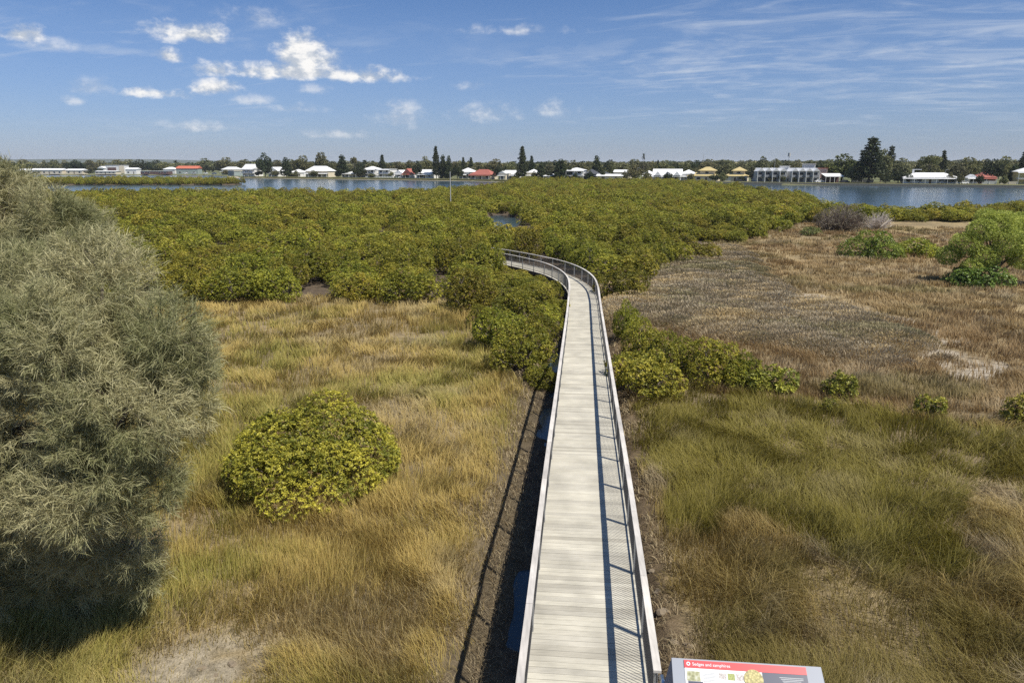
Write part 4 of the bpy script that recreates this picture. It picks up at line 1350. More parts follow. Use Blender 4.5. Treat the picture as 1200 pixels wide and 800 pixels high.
def up(px, py, dist):
    """point on the sight line of a pixel at a horizontal distance"""
    v = py - 400.0
    fw = F * CP - v * SP; dn_ = F * SP + v * CP
    return ((px - 600) / fw * dist, dist, CZ - dn_ / fw * dist)


def rad_px(rpx, dist, py):
    v = py - 400.0
    return rpx / F * (dist * CP + (F * SP + v * CP) / (F * CP - v * SP) * dist * SP)


LB = []
for (px, py, dist, rp) in [(120, 325, 13.6, 62), (190, 395, 13.0, 58), (70, 420, 12.4, 78), (150, 480, 12.2, 78), (20, 500, 12.6, 80), (208, 480, 13.2, 44),
                           (110, 570, 12.0, 68), (30, 590, 12.2, 62), (165, 575, 12.6, 46), (-50, 420, 13.0, 85), (-60, 560, 12.8, 80), (40, 340, 14.2, 60),
                           (95, 640, 12.6, 40), (160, 640, 12.9, 28), (-20, 650, 12.8, 46), (60, 668, 13.4, 34), (130, 662, 13.5, 32), (5, 690, 13.3, 36), (90, 690, 13.4, 22), (172, 682, 13.2, 20), (60, 480, 13.8, 90), (120, 420, 14.4, 80), (215, 430, 14.2, 40)]:
    LB.append((up(px, py, dist), rad_px(rp, dist, py)))
bx, by = at(95, 715)
sheoak(LB, (bx, by + .6, -.1), 5, 7600, 44, 'sheoak_tree', 'large feathery grey green sheoak overhanging the sedge meadow, nearest tree', 3.2)
LB2 = []
for (px, py, dist, rp) in [(5, 245, 17.5, 48), (75, 280, 17.0, 52), (-50, 260, 17.5, 60), (30, 320, 16.8, 55), (-40, 340, 17.0, 60), (10, 222, 17.8, 28), (100, 305, 17.2, 36)]:
    LB2.append((up(px, py, dist), rad_px(rp, dist, py)))
sheoak(LB2, (-14.0, 17.4, -.1), 9, 3300, 42, 'sheoak_tree', 'grey sheoak whose crown rises behind the larger sheoak', 4.0)

# fallen twigs by the bare patch
for k, (px, py, a, l) in enumerate([(172, 738, .15, .55), (196, 742, -.4, .4), (185, 733, .5, .35)]):
    x, y = at(px, py); tw = MB(); zz_ = float(ground_z(np.array([x]), np.array([y]))[0]) + .03
    tw.tube([(x - l / 2 * math.cos(a), y - l / 2 * math.sin(a), zz_), (x, y + .03, zz_ + .05), (x + l / 2 * math.cos(a), y + l / 2 * math.sin(a), zz_ + .02)], [.012, .010, .005], 5)
    tag(tw.build('twig', simple('pale dead wood', (.36, .31, .25), .9, .2, 9)), 'fallen pale twig beside the bare sandy patch under the sheoak', 'twig', 'fallen twigs by the bare patch')
M_ROCK = simple('pale limestone', (.22, .175, .12), .95, .35, 6, bump=.6)


def rock(px, py, s, lab, sd_, grp=None):
    x, y = at(px, py)
    rs = random.Random(sd_)
    bm = bmesh.new(); bmesh.ops.create_icosphere(bm, subdivisions=2, radius=1)
    for v_ in bm.verts:
        v_.co *= 1 + rs.uniform(-.30, .22); v_.co.x *= 1.25; v_.co.z *= .62
    me = bpy.data.meshes.new('rock'); bm.to_mesh(me); bm.free(); me.materials.append(M_ROCK)
    o_ = link(bpy.data.objects.new('rock', me)); o_.scale = (s, s, s); o_.rotation_euler = (0, 0, rs.uniform(0, 6))
    o_.location = (x, y, float(ground_z(np.array([x]), np.array([y]))[0]) - s * .05)
    return tag(o_, lab, 'rock', grp)


rock(236, 785, .075, 'small pale stone at the middle of the bare sandy patch', 1)
rock(272, 780, .09, 'pale stone at the grassy edge of the bare sandy patch', 2)
rock(253, 792, .05, 'pebble between two pale stones on the bare patch', 7)
rock(771, 690, .10, 'tan rock in the mud against the eastern side of the deck', 3)
rock(777, 715, .12, 'larger grey rock in the mud east of the deck, below the tan one', 4)
rock(764, 664, .08, 'small rock farthest along the muddy eastern edge of the deck', 5)
rock(806, 757, .10, 'grey rock on the mud just behind the information sign', 6)
rock(790, 752, .09, 'little stone beside the grey rock behind the information sign', 8)


# feathery bright tree on the eastern flat
def feather_tree(name, label, loc, lobes, seed, n, per, L, Wd, clo, chi, trunkH, group=None, up_=.5, mat=None):
    rs = np.random.default_rng(seed)
    Cn = np.array([l[0] for l in lobes], float); rad = np.array([l[1] for l in lobes], float)
    P = []; A = []; tot = 0
    while tot < n:
        i = rs.choice(len(rad), n, p=rad ** 2 / (rad ** 2).sum()); d = unit(rs.normal(0, 1, (n, 3)))
        rr_ = rad[i][:, None] * (1 - .5 * rs.random((n, 1)) ** 2)
        p = Cn[i] + d * rr_ * np.array([1, 1, .8])
        q_ = np.linalg.norm(p[:, None] - Cn[None], axis=2) / rad[None]
        ok = ((q_ < .6).sum(1) <= 1) & (p[:, 2] > .1)
        P.append(p[ok]); A.append(d[ok]); tot += ok.sum()
    P = np.concatenate(P)[:n]; A = np.concatenate(A)[:n]
    A = unit(A + np.array([0, 0, up_]) + rs.normal(0, .3, A.shape))
    C = crown_colours(P, rs, clo, chi, dead=.0)
    V, Q, CC = rosettes(P, A, per, L, Wd, C, rs, 10, 65)
    t = thing(name, label, 'tree', loc, 0, group)
    link(bpy.data.objects.new('crown', np_mesh('feather_crown', V, Q, mat or M_TREE, colv=CC)), t)
    mb = MB(); r2 = random.Random(seed)
    mb.tube([(0, 0, -.3), (.1, 0, trunkH * .5), (0, .1, trunkH)], [.2, .15, .1], 7)
    for c_, r_ in lobes:
        mb.tube([(0, .05, trunkH * r2.uniform(.3, .95)), (c_[0] * .5, c_[1] * .5, (trunkH + c_[2]) * .5), c_], [.09, .06, .025], 6)
    mb.build('trunk', M_BARK, t)
    return t


x, y = at(1160, 333)
lob = [((.2, 0, 5.0), 1.25), ((-1.6, -.4, 4.5), 1.1), ((-2.6, -.2, 3.4), 1.15), ((1.9, .4, 4.6), 1.2), ((3.2, .2, 3.7), 1.3), ((-3.5, .4, 2.4), .9), ((.3, -1.3, 3.6), 1.25), ((4.2, 0, 2.6), 1.1), ((-.8, .6, 5.5), .8), ((1.6, -1.0, 2.4), 1.1), ((-1.2, -.8, 2.4), 1.1), ((2.6, 1.2, 5.2), .8), ((-2.3, -1.0, 1.7), .8), ((3.0, -.8, 1.8), .9)]
feather_tree('wattle_tree', 'bright green feathery tree on the dry eastern flat, casting a dark shadow', (x, y, -.05), lob, 4, 13000, 6, .19, .038, (.24, .275, .05), (.50, .52, .125), 2.0)
x, y = at(1275, 300)
feather_tree('wattle_tree', 'bright green feathery tree half cut off behind the larger feathery one', (x, y, -.05), [((0, 0, 4.6), 2.2), ((-2, 0, 3.4), 1.8), ((1, .5, 2.6), 2.2), ((-2.6, .5, 5.2), 1.3)], 6, 8000, 6, .2, .04, (.22, .26, .05), (.46, .49, .12), 2.0)
M_SHRUB = leaf_mat('shrub leaves', .45, .4, .25, 0.0, 0.0)


def shrub(px, py, wd, ht, lab, seed, clo, chi, n=900, L=.16, name='shrub', grp=None, per=7):
    x, y = at(px, py)
    me_, Cn_, *_ = mangrove_crown('shrub_crown', seed, wd / 2, ht, 14, n, per, L, L * .5, inner=.1, lobe=(.28, .45), mat=M_SHRUB, c_lo=clo, c_hi=chi, dead=.0)
    return plant(name, lab, 'shrub', x, y, 0, 1, me_, stems_mesh('shrub_stems', Cn_, seed, 6, .04), grp, stem='stems')


shrub(1145, 336, 4.6, 1.9, 'low glossy green shrub at the foot of the bright feathery tree', 101, (.10, .17, .03), (.28, .38, .08), 1100, .17)
shrub(1020, 302, 6.4, 3.0, 'wide deep green rounded shrub on the dry flat', 102, (.12, .175, .028), (.31, .36, .055), 1700, .19)
shrub(1074, 300, 4.8, 1.9, 'yellow green rounded shrub adjoining the wide deep green one', 103, (.20, .25, .035), (.46, .46, .06), 1100, .18)
shrub(1052, 303, 1.6, .9, 'tiny yellow green shrub between the deep green and yellow green ones', 104, (.16, .2, .04), (.32, .33, .07), 200, .15)
shrub(948, 276, 3.0, 1.2, 'pale green low shrub on the thicket edge by the bare grey bush', 106, (.14, .17, .05), (.28, .3, .1), 320, .18)


# leafless grey bushes
def twiggy(px, py, wd, ht, lab, seed, c, n, twr, leaf=None):
    x, y = at(px, py); r2 = random.Random(seed)
    t = thing('bare_bush', lab, 'bush', (x, y, 0.0), 0)
    mb = MB()
    mt = simple('bare twigs', c, .9, .2, 3)
    for k in range(n):
        a = r2.uniform(0, 6.28); q_ = math.sqrt(r2.random()); e_ = r2.uniform(.35, 1.0)
        tip = Vector((math.cos(a) * wd / 2 * q_, math.sin(a) * wd / 2 * q_, ht * math.sqrt(max(.05, 1 - q_ * q_ * .75)) * e_))
        m1 = tip * .5 + Vector((0, 0, -.12))
        mb.tube([(r2.uniform(-.2, .2), r2.uniform(-.2, .2), 0), m1, tip], [twr * 1.6, twr, twr * .4], 4, caps=False)
        for _ in range(3):
            d_ = Vector((r2.gauss(0, 1), r2.gauss(0, 1), r2.gauss(.4, .7))).normalized() * r2.uniform(.3, .7)
            mb.tube([tip.lerp(m1, r2.uniform(0, .5)), tip + d_], [twr * .6, twr * .3], 3, caps=False)
    mb.build('branches', mt, t)
    if leaf:
        me_, *_ = mangrove_crown('bare_bush_leaves', seed, wd / 2, ht * .98, 14, leaf[0], 5, .22, .09, inner=.3, mat=M_SHRUB, c_lo=leaf[1], c_hi=leaf[2], dead=.0)
        link(bpy.data.objects.new('leaves', me_), t)


twiggy(984, 271, 7.4, 3.9, 'big grey brown nearly leafless bush at the thicket end by the water', 3, (.20, .16, .13), 420, .028, (900, (.15, .13, .08), (.24, .20, .14)))
twiggy(1027, 269, 5.0, 2.6, 'silvery dead bush with bare twigs behind the wide green shrub', 4, (.52, .46, .40), 150, .035)
twiggy(1290, 410, 2.0, .8, 'low grey dead bush on the pale eroded strip', 6, (.45, .41, .36), 60, .02) if False else None
# ================================================================ far shore: trees, houses, cars, poles
def shore_at(px, back=0.0):
    s = (px - 600.0) / (F / CP)
    Y = 450.0
    for _ in range(40):
        Y = .5 * Y + .5 * (float(shore_y(s * Y)) + back)
    return s * Y, Y


def px_m(Y):
    return Y / (F / CP)              # metres per photo pixel near the horizon


def zpix(py, Y):
    return CZ - (py - 193.0) / F * Y * CP


def gz1(x, y):
    return float(ground_z(np.array([x]), np.array([y]))[0])


def cloud_crown(name, seed, lobes, n, per, L, Wd, clo, chi, up_=.4, a0=15, a1=80, flat=.85):
    rs = np.random.default_rng(seed)
    Cn = np.array([l[:3] for l in lobes], float); rad = np.array([l[3] for l in lobes], float)
    i = rs.choice(len(rad), n, p=rad ** 2 / (rad ** 2).sum()); d = unit(rs.normal(0, 1, (n, 3)))
    rr_ = rad[i][:, None] * (1 - .45 * rs.random((n, 1)) ** 2)
    P = Cn[i] + d * rr_ * np.array([1, 1, flat])
    A = unit(d + np.array([0, 0, up_]) + rs.normal(0, .3, d.shape))
    C = crown_colours(P * .35, rs, clo, chi, dead=.0)
    V, Q, CC = rosettes(P, A, per, L, Wd, C, rs, a0, a1)
    return np_mesh(name, V, Q, M_TREE, colv=CC), (V, Q, CC)


def trunk_mesh(name, H, r, limbs=()):
    mb = MB(); mb.tube([(0, 0, -.5), (0, 0, H * .5), (0.0, 0, H)], [r, r * .8, r * .35], 7)
    for l in limbs:
        mb.tube([(0, 0, H * .45), (l[0] * .5, l[1] * .5, (H * .45 + l[2]) * .5), (l[0], l[1], l[2])], [r * .5, r * .35, r * .12], 5)
    me = bpy.data.meshes.new(name); me.from_pydata([tuple(v) for v in mb.v], [], mb.f); me.materials.append(M_BARK); me.update()
    return me


DARKC = ((.028, .042, .018), (.080, .096, .036)); EUC = ((.095, .105, .042), (.25, .235, .10)); FIG = ((.055, .07, .02), (.15, .16, .042)); GREYG = ((.11, .115, .055), (.26, .25, .125))


def bank_norfolk(seed):                               # unit: 20 m tall, tiers of upswept branches
    rs = random.Random(seed); lob = []; H = 20.0
    z = 2.6; k = 0
    while z < 19.2:
        f = (H - z) / (H - 2.6)
        R0 = 4.4 * f ** .75 * rs.uniform(.88, 1.1) + .25
        nb = 7 if z < 15 else 5
        for j in range(nb):
            a = j * 6.283 / nb + k * .6 + rs.uniform(-.15, .15)
            rl = R0 * rs.uniform(.72, 1.08)
            for q_ in (.4, .75, 1.0):
                lob.append((math.cos(a) * rl * q_, math.sin(a) * rl * q_, z + .25 * rl * q_ * q_, .36 + .17 * rl * .5))
        z += 1.25 + .35 * f; k += 1
    lob.append((0, 0, 19.4, .4)); lob.append((0, 0, 18.6, .5))
    m_, d_ = cloud_crown('norfolk_crown', seed, lob, 1900, 5, .75, .34, *DARKC, up_=.7, flat=.5)
    return m_, trunk_mesh('norfolk_trunk', 19.5, .42)


def bank_round(seed, W, H, cols, nl=9, z0=.25, n=900, L=.75):     # broad crown, W wide, H tall
    rs = random.Random(seed); lob = []
    for k in range(nl):
        a = k * 2.4 + rs.uniform(-.4, .4); q_ = math.sqrt(rs.random()) * .68
        z = H * rs.uniform(z0 + .12, .80 - .25 * q_)
        lob.append((math.cos(a) * q_ * W / 2, math.sin(a) * q_ * W / 2, z, W * rs.uniform(.16, .27)))
    lob.append((rs.uniform(-.3, .3), 0, H * .84, W * .19))
    m_, d_ = cloud_crown('round_crown', seed, lob, n, 5, L, L * .5, *cols)
    return m_, trunk_mesh('round_trunk', H * .55, .3, lob[:6]), d_


def bank_cone(seed, W, H, cols):
    rs = random.Random(seed); lob = []
    for k in range(16):
        t = k / 15; z = H * (.12 + .80 * t); r_ = W / 2 * (1 - t) ** .6 * .62
        a = k * 2.4; lob.append((math.cos(a) * r_, math.sin(a) * r_, z, W * (.26 - .14 * t)))
    m_, d_ = cloud_crown('cone_crown', seed, lob, 1000, 5, .75, .36, *cols)
    return m_, trunk_mesh('cone_trunk', H * .7, .3)


def bank_umbrella(seed, W, H, cols):                  # bare limbs under a flat layered crown
    rs = random.Random(seed); lob = []
    for k in range(9):
        a = k * 2.4; q_ = math.sqrt((k + .5) / 9) * .8
        lob.append((math.cos(a) * q_ * W / 2, math.sin(a) * q_ * W / 2, H * (.86 - .16 * q_ + rs.uniform(-.08, .06)), W * rs.uniform(.13, .2)))
    m_, d_ = cloud_crown('umbrella_crown', seed, lob, 700, 5, .7, .32, *cols, flat=.6)
    return m_, trunk_mesh('umbrella_trunk', H * .7, .32, lob)


def bank_palm(seed, H):
    rs = random.Random(seed); mb = MB()
    V = []; Q = []; C = []
    for k in range(26):
        a = k * 2.4; e_ = rs.uniform(-.5, 1.1); L = 2.6
        p = Vector((0, 0, H)); d = Vector((math.cos(a) * math.cos(e_), math.sin(a) * math.cos(e_), math.sin(e_)))
        sd_ = d.cross(Vector((0, 0, 1))).normalized()
        prev = p
        for s in range(3):
            nx = prev + d * L / 3; d = (d + Vector((0, 0, -.35))).normalized()
            w_ = (.34, .4, .28, .05)
            b_ = len(V)
            V += [prev - sd_ * w_[s], prev + sd_ * w_[s], nx + sd_ * w_[s + 1], nx - sd_ * w_[s + 1]]
            Q.append((b_, b_ + 1, b_ + 2, b_ + 3)); f = rs.uniform(.8, 1.2); C += [(.06 * f, .075 * f, .03 * f)] * 4
            prev = nx
    return np_mesh('palm_crown', np.array([tuple(v) for v in V]), np.array(Q), M_TREE, colv=np.array(C)), trunk_mesh('palm_trunk', H + .2, .2)


NF = [bank_norfolk(k) for k in (1, 2, 3)]
RD = [bank_round(11, 10, 10, DARKC, 10)[:2], bank_round(12, 10, 10, FIG, 11)[:2], bank_round(13, 10, 10, EUC, 9)[:2], bank_round(14, 10, 10, GREYG, 9)[:2], bank_round(15, 10, 10, EUC, 12, .15)[:2]]
CO = [bank_cone(k, 7, 15, DARKC) for k in (21, 22)]
UM = [bank_umbrella(k, 11, 13, EUC) for k in (31, 32)]
PM = bank_palm(41, 9.0)
KIND = {'norfolk': (NF, 20.0, 8.6, 'norfolk_pine', 'pine'), 'dark': (RD[:1], 10, 10, 'broadleaf_tree', 'tree'), 'fig': (RD[1:2], 10, 10, 'fig_tree', 'tree'), 'euc': (RD[2:5], 10, 10, 'gum_tree', 'tree'),
        'cone': (CO, 15, 7, 'conifer', 'tree'), 'umb': (UM, 13, 11.5, 'gum_tree', 'tree'), 'palm': (PM and [PM], 11, 5.4, 'palm_tree', 'palm')}
tcount = [0]


def far_tree(kind, px, top, wpx, back, label, group=None):
    bank, H0, W0, nm, cat = KIND[kind]
    x, y = shore_at(px, back)
    z0 = gz1(x, y)
    if back <= 40: z0 = .68
    H = zpix(top, y) - z0; W = wpx * px_m(y)
    cm, tm = bank[tcount[0] % len(bank)]; tcount[0] += 1
    t = thing(nm, label, cat, (x, y, z0 - .1), px * .77, group)
    t.scale = (W / W0, W / W0, H / H0)
    link(bpy.data.objects.new('crown', cm), t); link(bpy.data.objects.new('trunk', tm), t)
    return t


TREES = [
    ('norfolk', 1020, 161, 33, 14, 'giant dark Norfolk Island pine on the far lawn, tallest and widest tree of the skyline'),
    ('norfolk', 1043, 171, 15, 60, 'slimmer pine showing just past the giant dark pine'),
    ('fig', 988, 181, 42, 30, 'broad dark spreading fig beside the giant dark pine'),
    ('euc', 1034, 176, 24, 30, 'yellowish gum filling the gap between the giant pine and the slimmer one'),
    ('euc', 1058, 186, 26, 45, 'rounded gum behind the long white verandah house'),
    ('dark', 1055, 199, 22, 16, 'low dark tree at the end of the long white verandah house'),
    ('umb', 1091, 178, 24, 60, 'flat topped gum with pale limbs rising above the long white verandah house'),
    ('norfolk', 1105, 176, 12, 75, 'narrow pine standing beside the flat topped gum'),
    ('euc', 1096, 193, 22, 42, 'bright green tree right behind the white verandah roof'),
    ('euc', 1135, 185, 34, 70, 'wide gum behind the small white cottage'),
    ('euc', 1124, 191, 24, 45, 'mid green tree between the verandah house and the small white cottage'),
    ('dark', 1166, 187, 20, 30, 'dark tree beside the red roofed house'),
    ('euc', 1178, 184, 28, 45, 'tall brownish gum over the white paling fence'),
    ('norfolk', 1199, 177, 14, 60, 'pine at the eastern limit of the far shore'),
    ('cone', 1190, 192, 14, 30, 'dark conical tree next to the pale yellow house'),
    ('euc', 1000, 196, 16, 14, 'small tree at the water side of the spreading fig'),
    ('dark', 1040, 204, 14, 12, 'clipped round bush tree with a tan crown by the giant pine'),
    ('norfolk', 612, 171, 13, 12, 'tall tiered Norfolk pine near the middle of the far shore'),
    ('norfolk', 623, 182, 9, 45, 'small pine just behind the tall tiered pine'),
    ('cone', 634, 189, 11, 14, 'squat dark conical tree beside the tall tiered pine'),
    ('cone', 657, 186, 19, 12, 'stout dark conifer on the far lawn before the white house'),
    ('cone', 699, 182, 14, 30, 'dense dark conifer above the charcoal roof'),
    ('palm', 754, 178, 6, 60, 'lone tall palm standing clear of the skyline'),
    ('norfolk', 771, 187, 5, 130, 'distant tiny pine near the lone tall palm'),
    ('euc', 745, 193, 22, 16, 'bushy tree in front of the cream wall'),
    ('euc', 729, 190, 26, 60, 'broad gum behind the cream wall'),
    ('euc', 716, 190, 18, 50, 'gum between the dense dark conifer and the broad gum'),
    ('norfolk', 511, 171, 10, 14, 'slender tiered pine, first of the tall dark pair'),
    ('cone', 519, 181, 11, 16, 'dark conifer pressed against the slender tiered pine'),
    ('cone', 526, 182, 10, 14, 'dark conifer, last of the cluster with the slender pine'),
    ('dark', 536, 192, 15, 14, 'rounded dark tree just past the tall pine cluster'),
    ('norfolk', 543, 184, 8, 70, 'little pine, first of two on the skyline past the cluster'),
    ('norfolk', 552, 184, 8, 70, 'little pine, second of two on the skyline past the cluster'),
    ('euc', 498, 184, 17, 40, 'airy gum standing behind the white roofs by the pine cluster'),
    ('dark', 489, 189, 11, 14, 'dark tree beside the red roofed cottage'),
    ('euc', 480, 188, 16, 60, 'gum behind the red roofed cottage'),
    ('norfolk', 448, 181, 10, 50, 'dark pine above the white two storey houses'),
    ('palm', 428, 186, 9, 20, 'palm beside the white balcony house'),
    ('umb', 415, 181, 8, 24, 'tall thin gum with a tufted top by the palm'),
    ('dark', 420, 194, 15, 12, 'dark tree at the foot of the tall thin gum'),
    ('cone', 401, 181, 15, 12, 'dark heavy conifer past the big white hip roof'),
    ('euc', 377, 179, 24, 45, 'large pale gum behind the big white hip roof'),
    ('euc', 356, 183, 24, 45, 'second pale gum behind the white cottages'),
    ('cone', 335, 184, 14, 12, 'dark conifer standing at the water between two white houses'),
    ('dark', 310, 180, 17, 12, 'dark bold tree by the white gabled house at the beach'),
    ('dark', 316, 191, 15, 16, 'lower dark tree joined to the bold dark tree at the beach'),
    ('euc', 326, 188, 18, 60, 'gum seen between the two dark beach trees'),
    ('palm', 206, 187, 10, 18, 'short palm before the red roofed shed'),
    ('euc', 266, 185, 26, 80, 'gum grove crown behind the white boat sheds'),
    ('euc', 240, 186, 22, 90, 'gum behind the red roofed shed'),
    ('euc', 284, 188, 24, 85, 'rounded gum next to the gabled beach house'),
    ('dark', 103, 200, 12, 6, 'dark round tree at the water by the white warehouse'),
    ('dark', 115, 197, 9, 8, 'dark tree leaning against the white warehouse'),
    ('euc', 52, 188, 9, 120, 'tree rising over the long white sheds'),
    ('euc', 76, 188, 14, 120, 'rounded tree behind the long white sheds'),
    ('euc', 882, 193, 9, 16, 'yellow green tree between the yellow roofs and the grey townhouses'),
    ('dark', 840, 203, 14, 12, 'dark bushy tree before the second yellow roof'),
    ('euc', 918, 203, 8, 10, 'small street tree in front of the grey townhouses'),
    ('euc', 894, 184, 18, 60, 'gum behind the first grey townhouse row'),
    ('euc', 909, 186, 12, 65, 'lesser gum behind the first grey townhouse row'),
    ('euc', 826, 190, 22, 60, 'gum behind the first yellow roofed house'),
    ('euc', 852, 188, 24, 60, 'gum behind the second yellow roofed house'),
    ('euc', 803, 192, 26, 60, 'gum behind the gabled white villa'),
    ('euc', 777, 191, 24, 60, 'dark green gum behind the start of the gabled white villa'),
    ('euc', 936, 190, 20, 80, 'gum behind the second grey townhouse row'),
    ('euc', 968, 189, 22, 80, 'gum behind the white awning'),
    ('euc', 577, 189, 26, 50, 'wide gum behind the terracotta roof'),
    ('dark', 585, 193, 14, 14, 'dark tree at the end of the terracotta roof'),
    ('euc', 562, 190, 22, 60, 'grey gum behind the terracotta roof'),
    ('euc', 600, 190, 20, 60, 'gum behind the white shop roof by the tall tiered pine'),
    ('euc', 645, 191, 20, 60, 'gum between the squat and the stout conifer'),
    ('euc', 680, 190, 26, 60, 'wide gum behind the white house with the verandah'),
    ('euc', 465, 190, 24, 60, 'gum behind the white balcony house'),
    ('euc', 435, 189, 22, 70, 'gum behind the first white two storey house'),
    ('euc', 390, 189, 20, 60, 'gum behind the dark heavy conifer'),
    ('dark', 692, 200, 10, 12, 'dark hedge like tree before the charcoal roof'),
    ('cone', 668, 194, 10, 14, 'smaller dark conifer beside the stout one'),
]
for (k, px, top, wpx, back, lab) in TREES:
    far_tree(k, px, top, wpx, back, lab)
rt = random.Random(8)
for px in (262, 300, 322, 348, 368, 396, 434, 456, 474, 494, 549, 570, 606, 627, 646, 676, 708, 733, 760, 784, 812, 846, 872, 906, 934, 1008, 1068, 1116, 1130, 1150, 1180):
    far_tree('euc' if rt.random() < .7 else 'dark', px + rt.uniform(-2, 2), 200.5 + rt.uniform(-2.5, 2.5) + (3 if px > 800 else 0), rt.uniform(6, 12), rt.uniform(10, 15), 'small garden tree in front of the far shore houses', 'small garden trees along the far shore')
for px in range(-40, 1260, 13):                       # the second rank of gums between and behind the houses
    p = px + rt.uniform(-4, 4)
    far_tree('euc' if rt.random() < .8 else 'dark', p, 191.8 - rt.uniform(0, 5.2), rt.uniform(16, 28), rt.uniform(85, 190), 'hazy gum tree in the rank behind the far shore houses', 'gums behind the far shore houses')

# wooded land to the horizon (one far mass)
bk = [bank_round(61 + k, 12, 11, EUC if k else DARKC, 8, n=110, L=1.9)[2] for k in range(3)]
nW = 2600
wr = np.exp(rng.uniform(math.log(620), math.log(3600), nW)); wa = np.radians(rng.uniform(-44, 44, nW))
wx, wy = np.sin(wa) * wr, np.cos(wa) * wr
kk = wy > shore_y(wx) + 150
wx, wy = wx[kk], wy[kk]
o = scatter('distant_woodland', bk, wx, wy, ground_z(wx, wy) - .3, rng.uniform(.8, 1.6, len(wx)) * (1 + np.hypot(wx, wy) / 2500), rng.uniform(.65, 1.15, len(wx)), M_TREE)
tag(o, 'far wooded suburb fading toward the horizon', 'woodland', kind='stuff')

# ---------------------------------------------------------------- houses
def pal(n, c, **k): return simple(n, c, .8, .08, .5, **k)


HM = {'white': pal('white render', (.74, .73, .70)), 'cream': pal('cream render', (.66, .58, .44)), 'grey': pal('grey cladding', (.20, .21, .22)), 'light': pal('light grey render', (.46, .46, .45)), 'green': pal('grey green boards', (.28, .33, .31)),
      'pink': pal('pink brick', (.48, .34, .29)), 'brick': pal('red brick', (.30, .14, .10)), 'yellow': pal('yellow render', (.62, .52, .24)), 'brown': pal('brown cladding', (.13, .075, .065))}
RM = {'white': pal('white steel roof', (.78, .78, .77)), 'pale': pal('pale steel roof', (.60, .60, .58)), 'grey': pal('grey steel roof', (.23, .24, .25)), 'charcoal': pal('charcoal roof', (.075, .08, .09)),
      'red': pal('red steel roof', (.44, .12, .09)), 'terracotta': pal('terracotta tiles', (.36, .12, .09)), 'yellow': pal('straw yellow roof', (.52, .42, .20)), 'orange': pal('orange red roof', (.50, .15, .09))}
M_GLASS, _n, _b = new_mat('dark window glass'); _b.inputs['Base Color'].default_value = (.03, .035, .04, 1); _b.inputs['Roughness'].default_value = .08
M_TRIM = pal('white trim', (.75, .74, .72)); M_DOOR = pal('dark door', (.10, .07, .06))


def gable_roof(mb, cx, cy, w, d, z, rise, ov=.5, along=True):
    """gable prism; along: ridge runs along x"""
    hw, hd = w / 2 + ov, d / 2 + ov
    t = .18
    if along:
        P = [(-hw, -hd, z), (hw, -hd, z), (hw, 0, z + rise), (-hw, 0, z + rise), (-hw, hd, z), (hw, hd, z)]
        Fc = [(0, 1, 2, 3), (3, 2, 5, 4), (0, 3, 4), (1, 5, 2), (0, 4, 5, 1)]
    else:
        P = [(-hw, -hd, z), (-hw, hd, z), (0, hd, z + rise), (0, -hd, z + rise), (hw, -hd, z), (hw, hd, z)]
        Fc = [(0, 1, 2, 3), (3, 2, 5, 4), (0, 3, 4), (1, 5, 2), (0, 4, 5, 1)]
    mb.add([(cx + p[0], cy + p[1], p[2]) for p in P], Fc)


def hip_roof(mb, cx, cy, w, d, z, rise, ov=.6):
    hw, hd = w / 2 + ov, d / 2 + ov
    r_ = max(hw - hd, .15)
    P = [(-hw, -hd, z), (hw, -hd, z), (hw, hd, z), (-hw, hd, z), (-r_, 0, z + rise), (r_, 0, z + rise)]
    mb.add([(cx + p[0], cy + p[1], p[2]) for p in P], [(0, 1, 5, 4), (1, 2, 5), (2, 3, 4, 5), (3, 0, 4), (3, 2, 1, 0)])


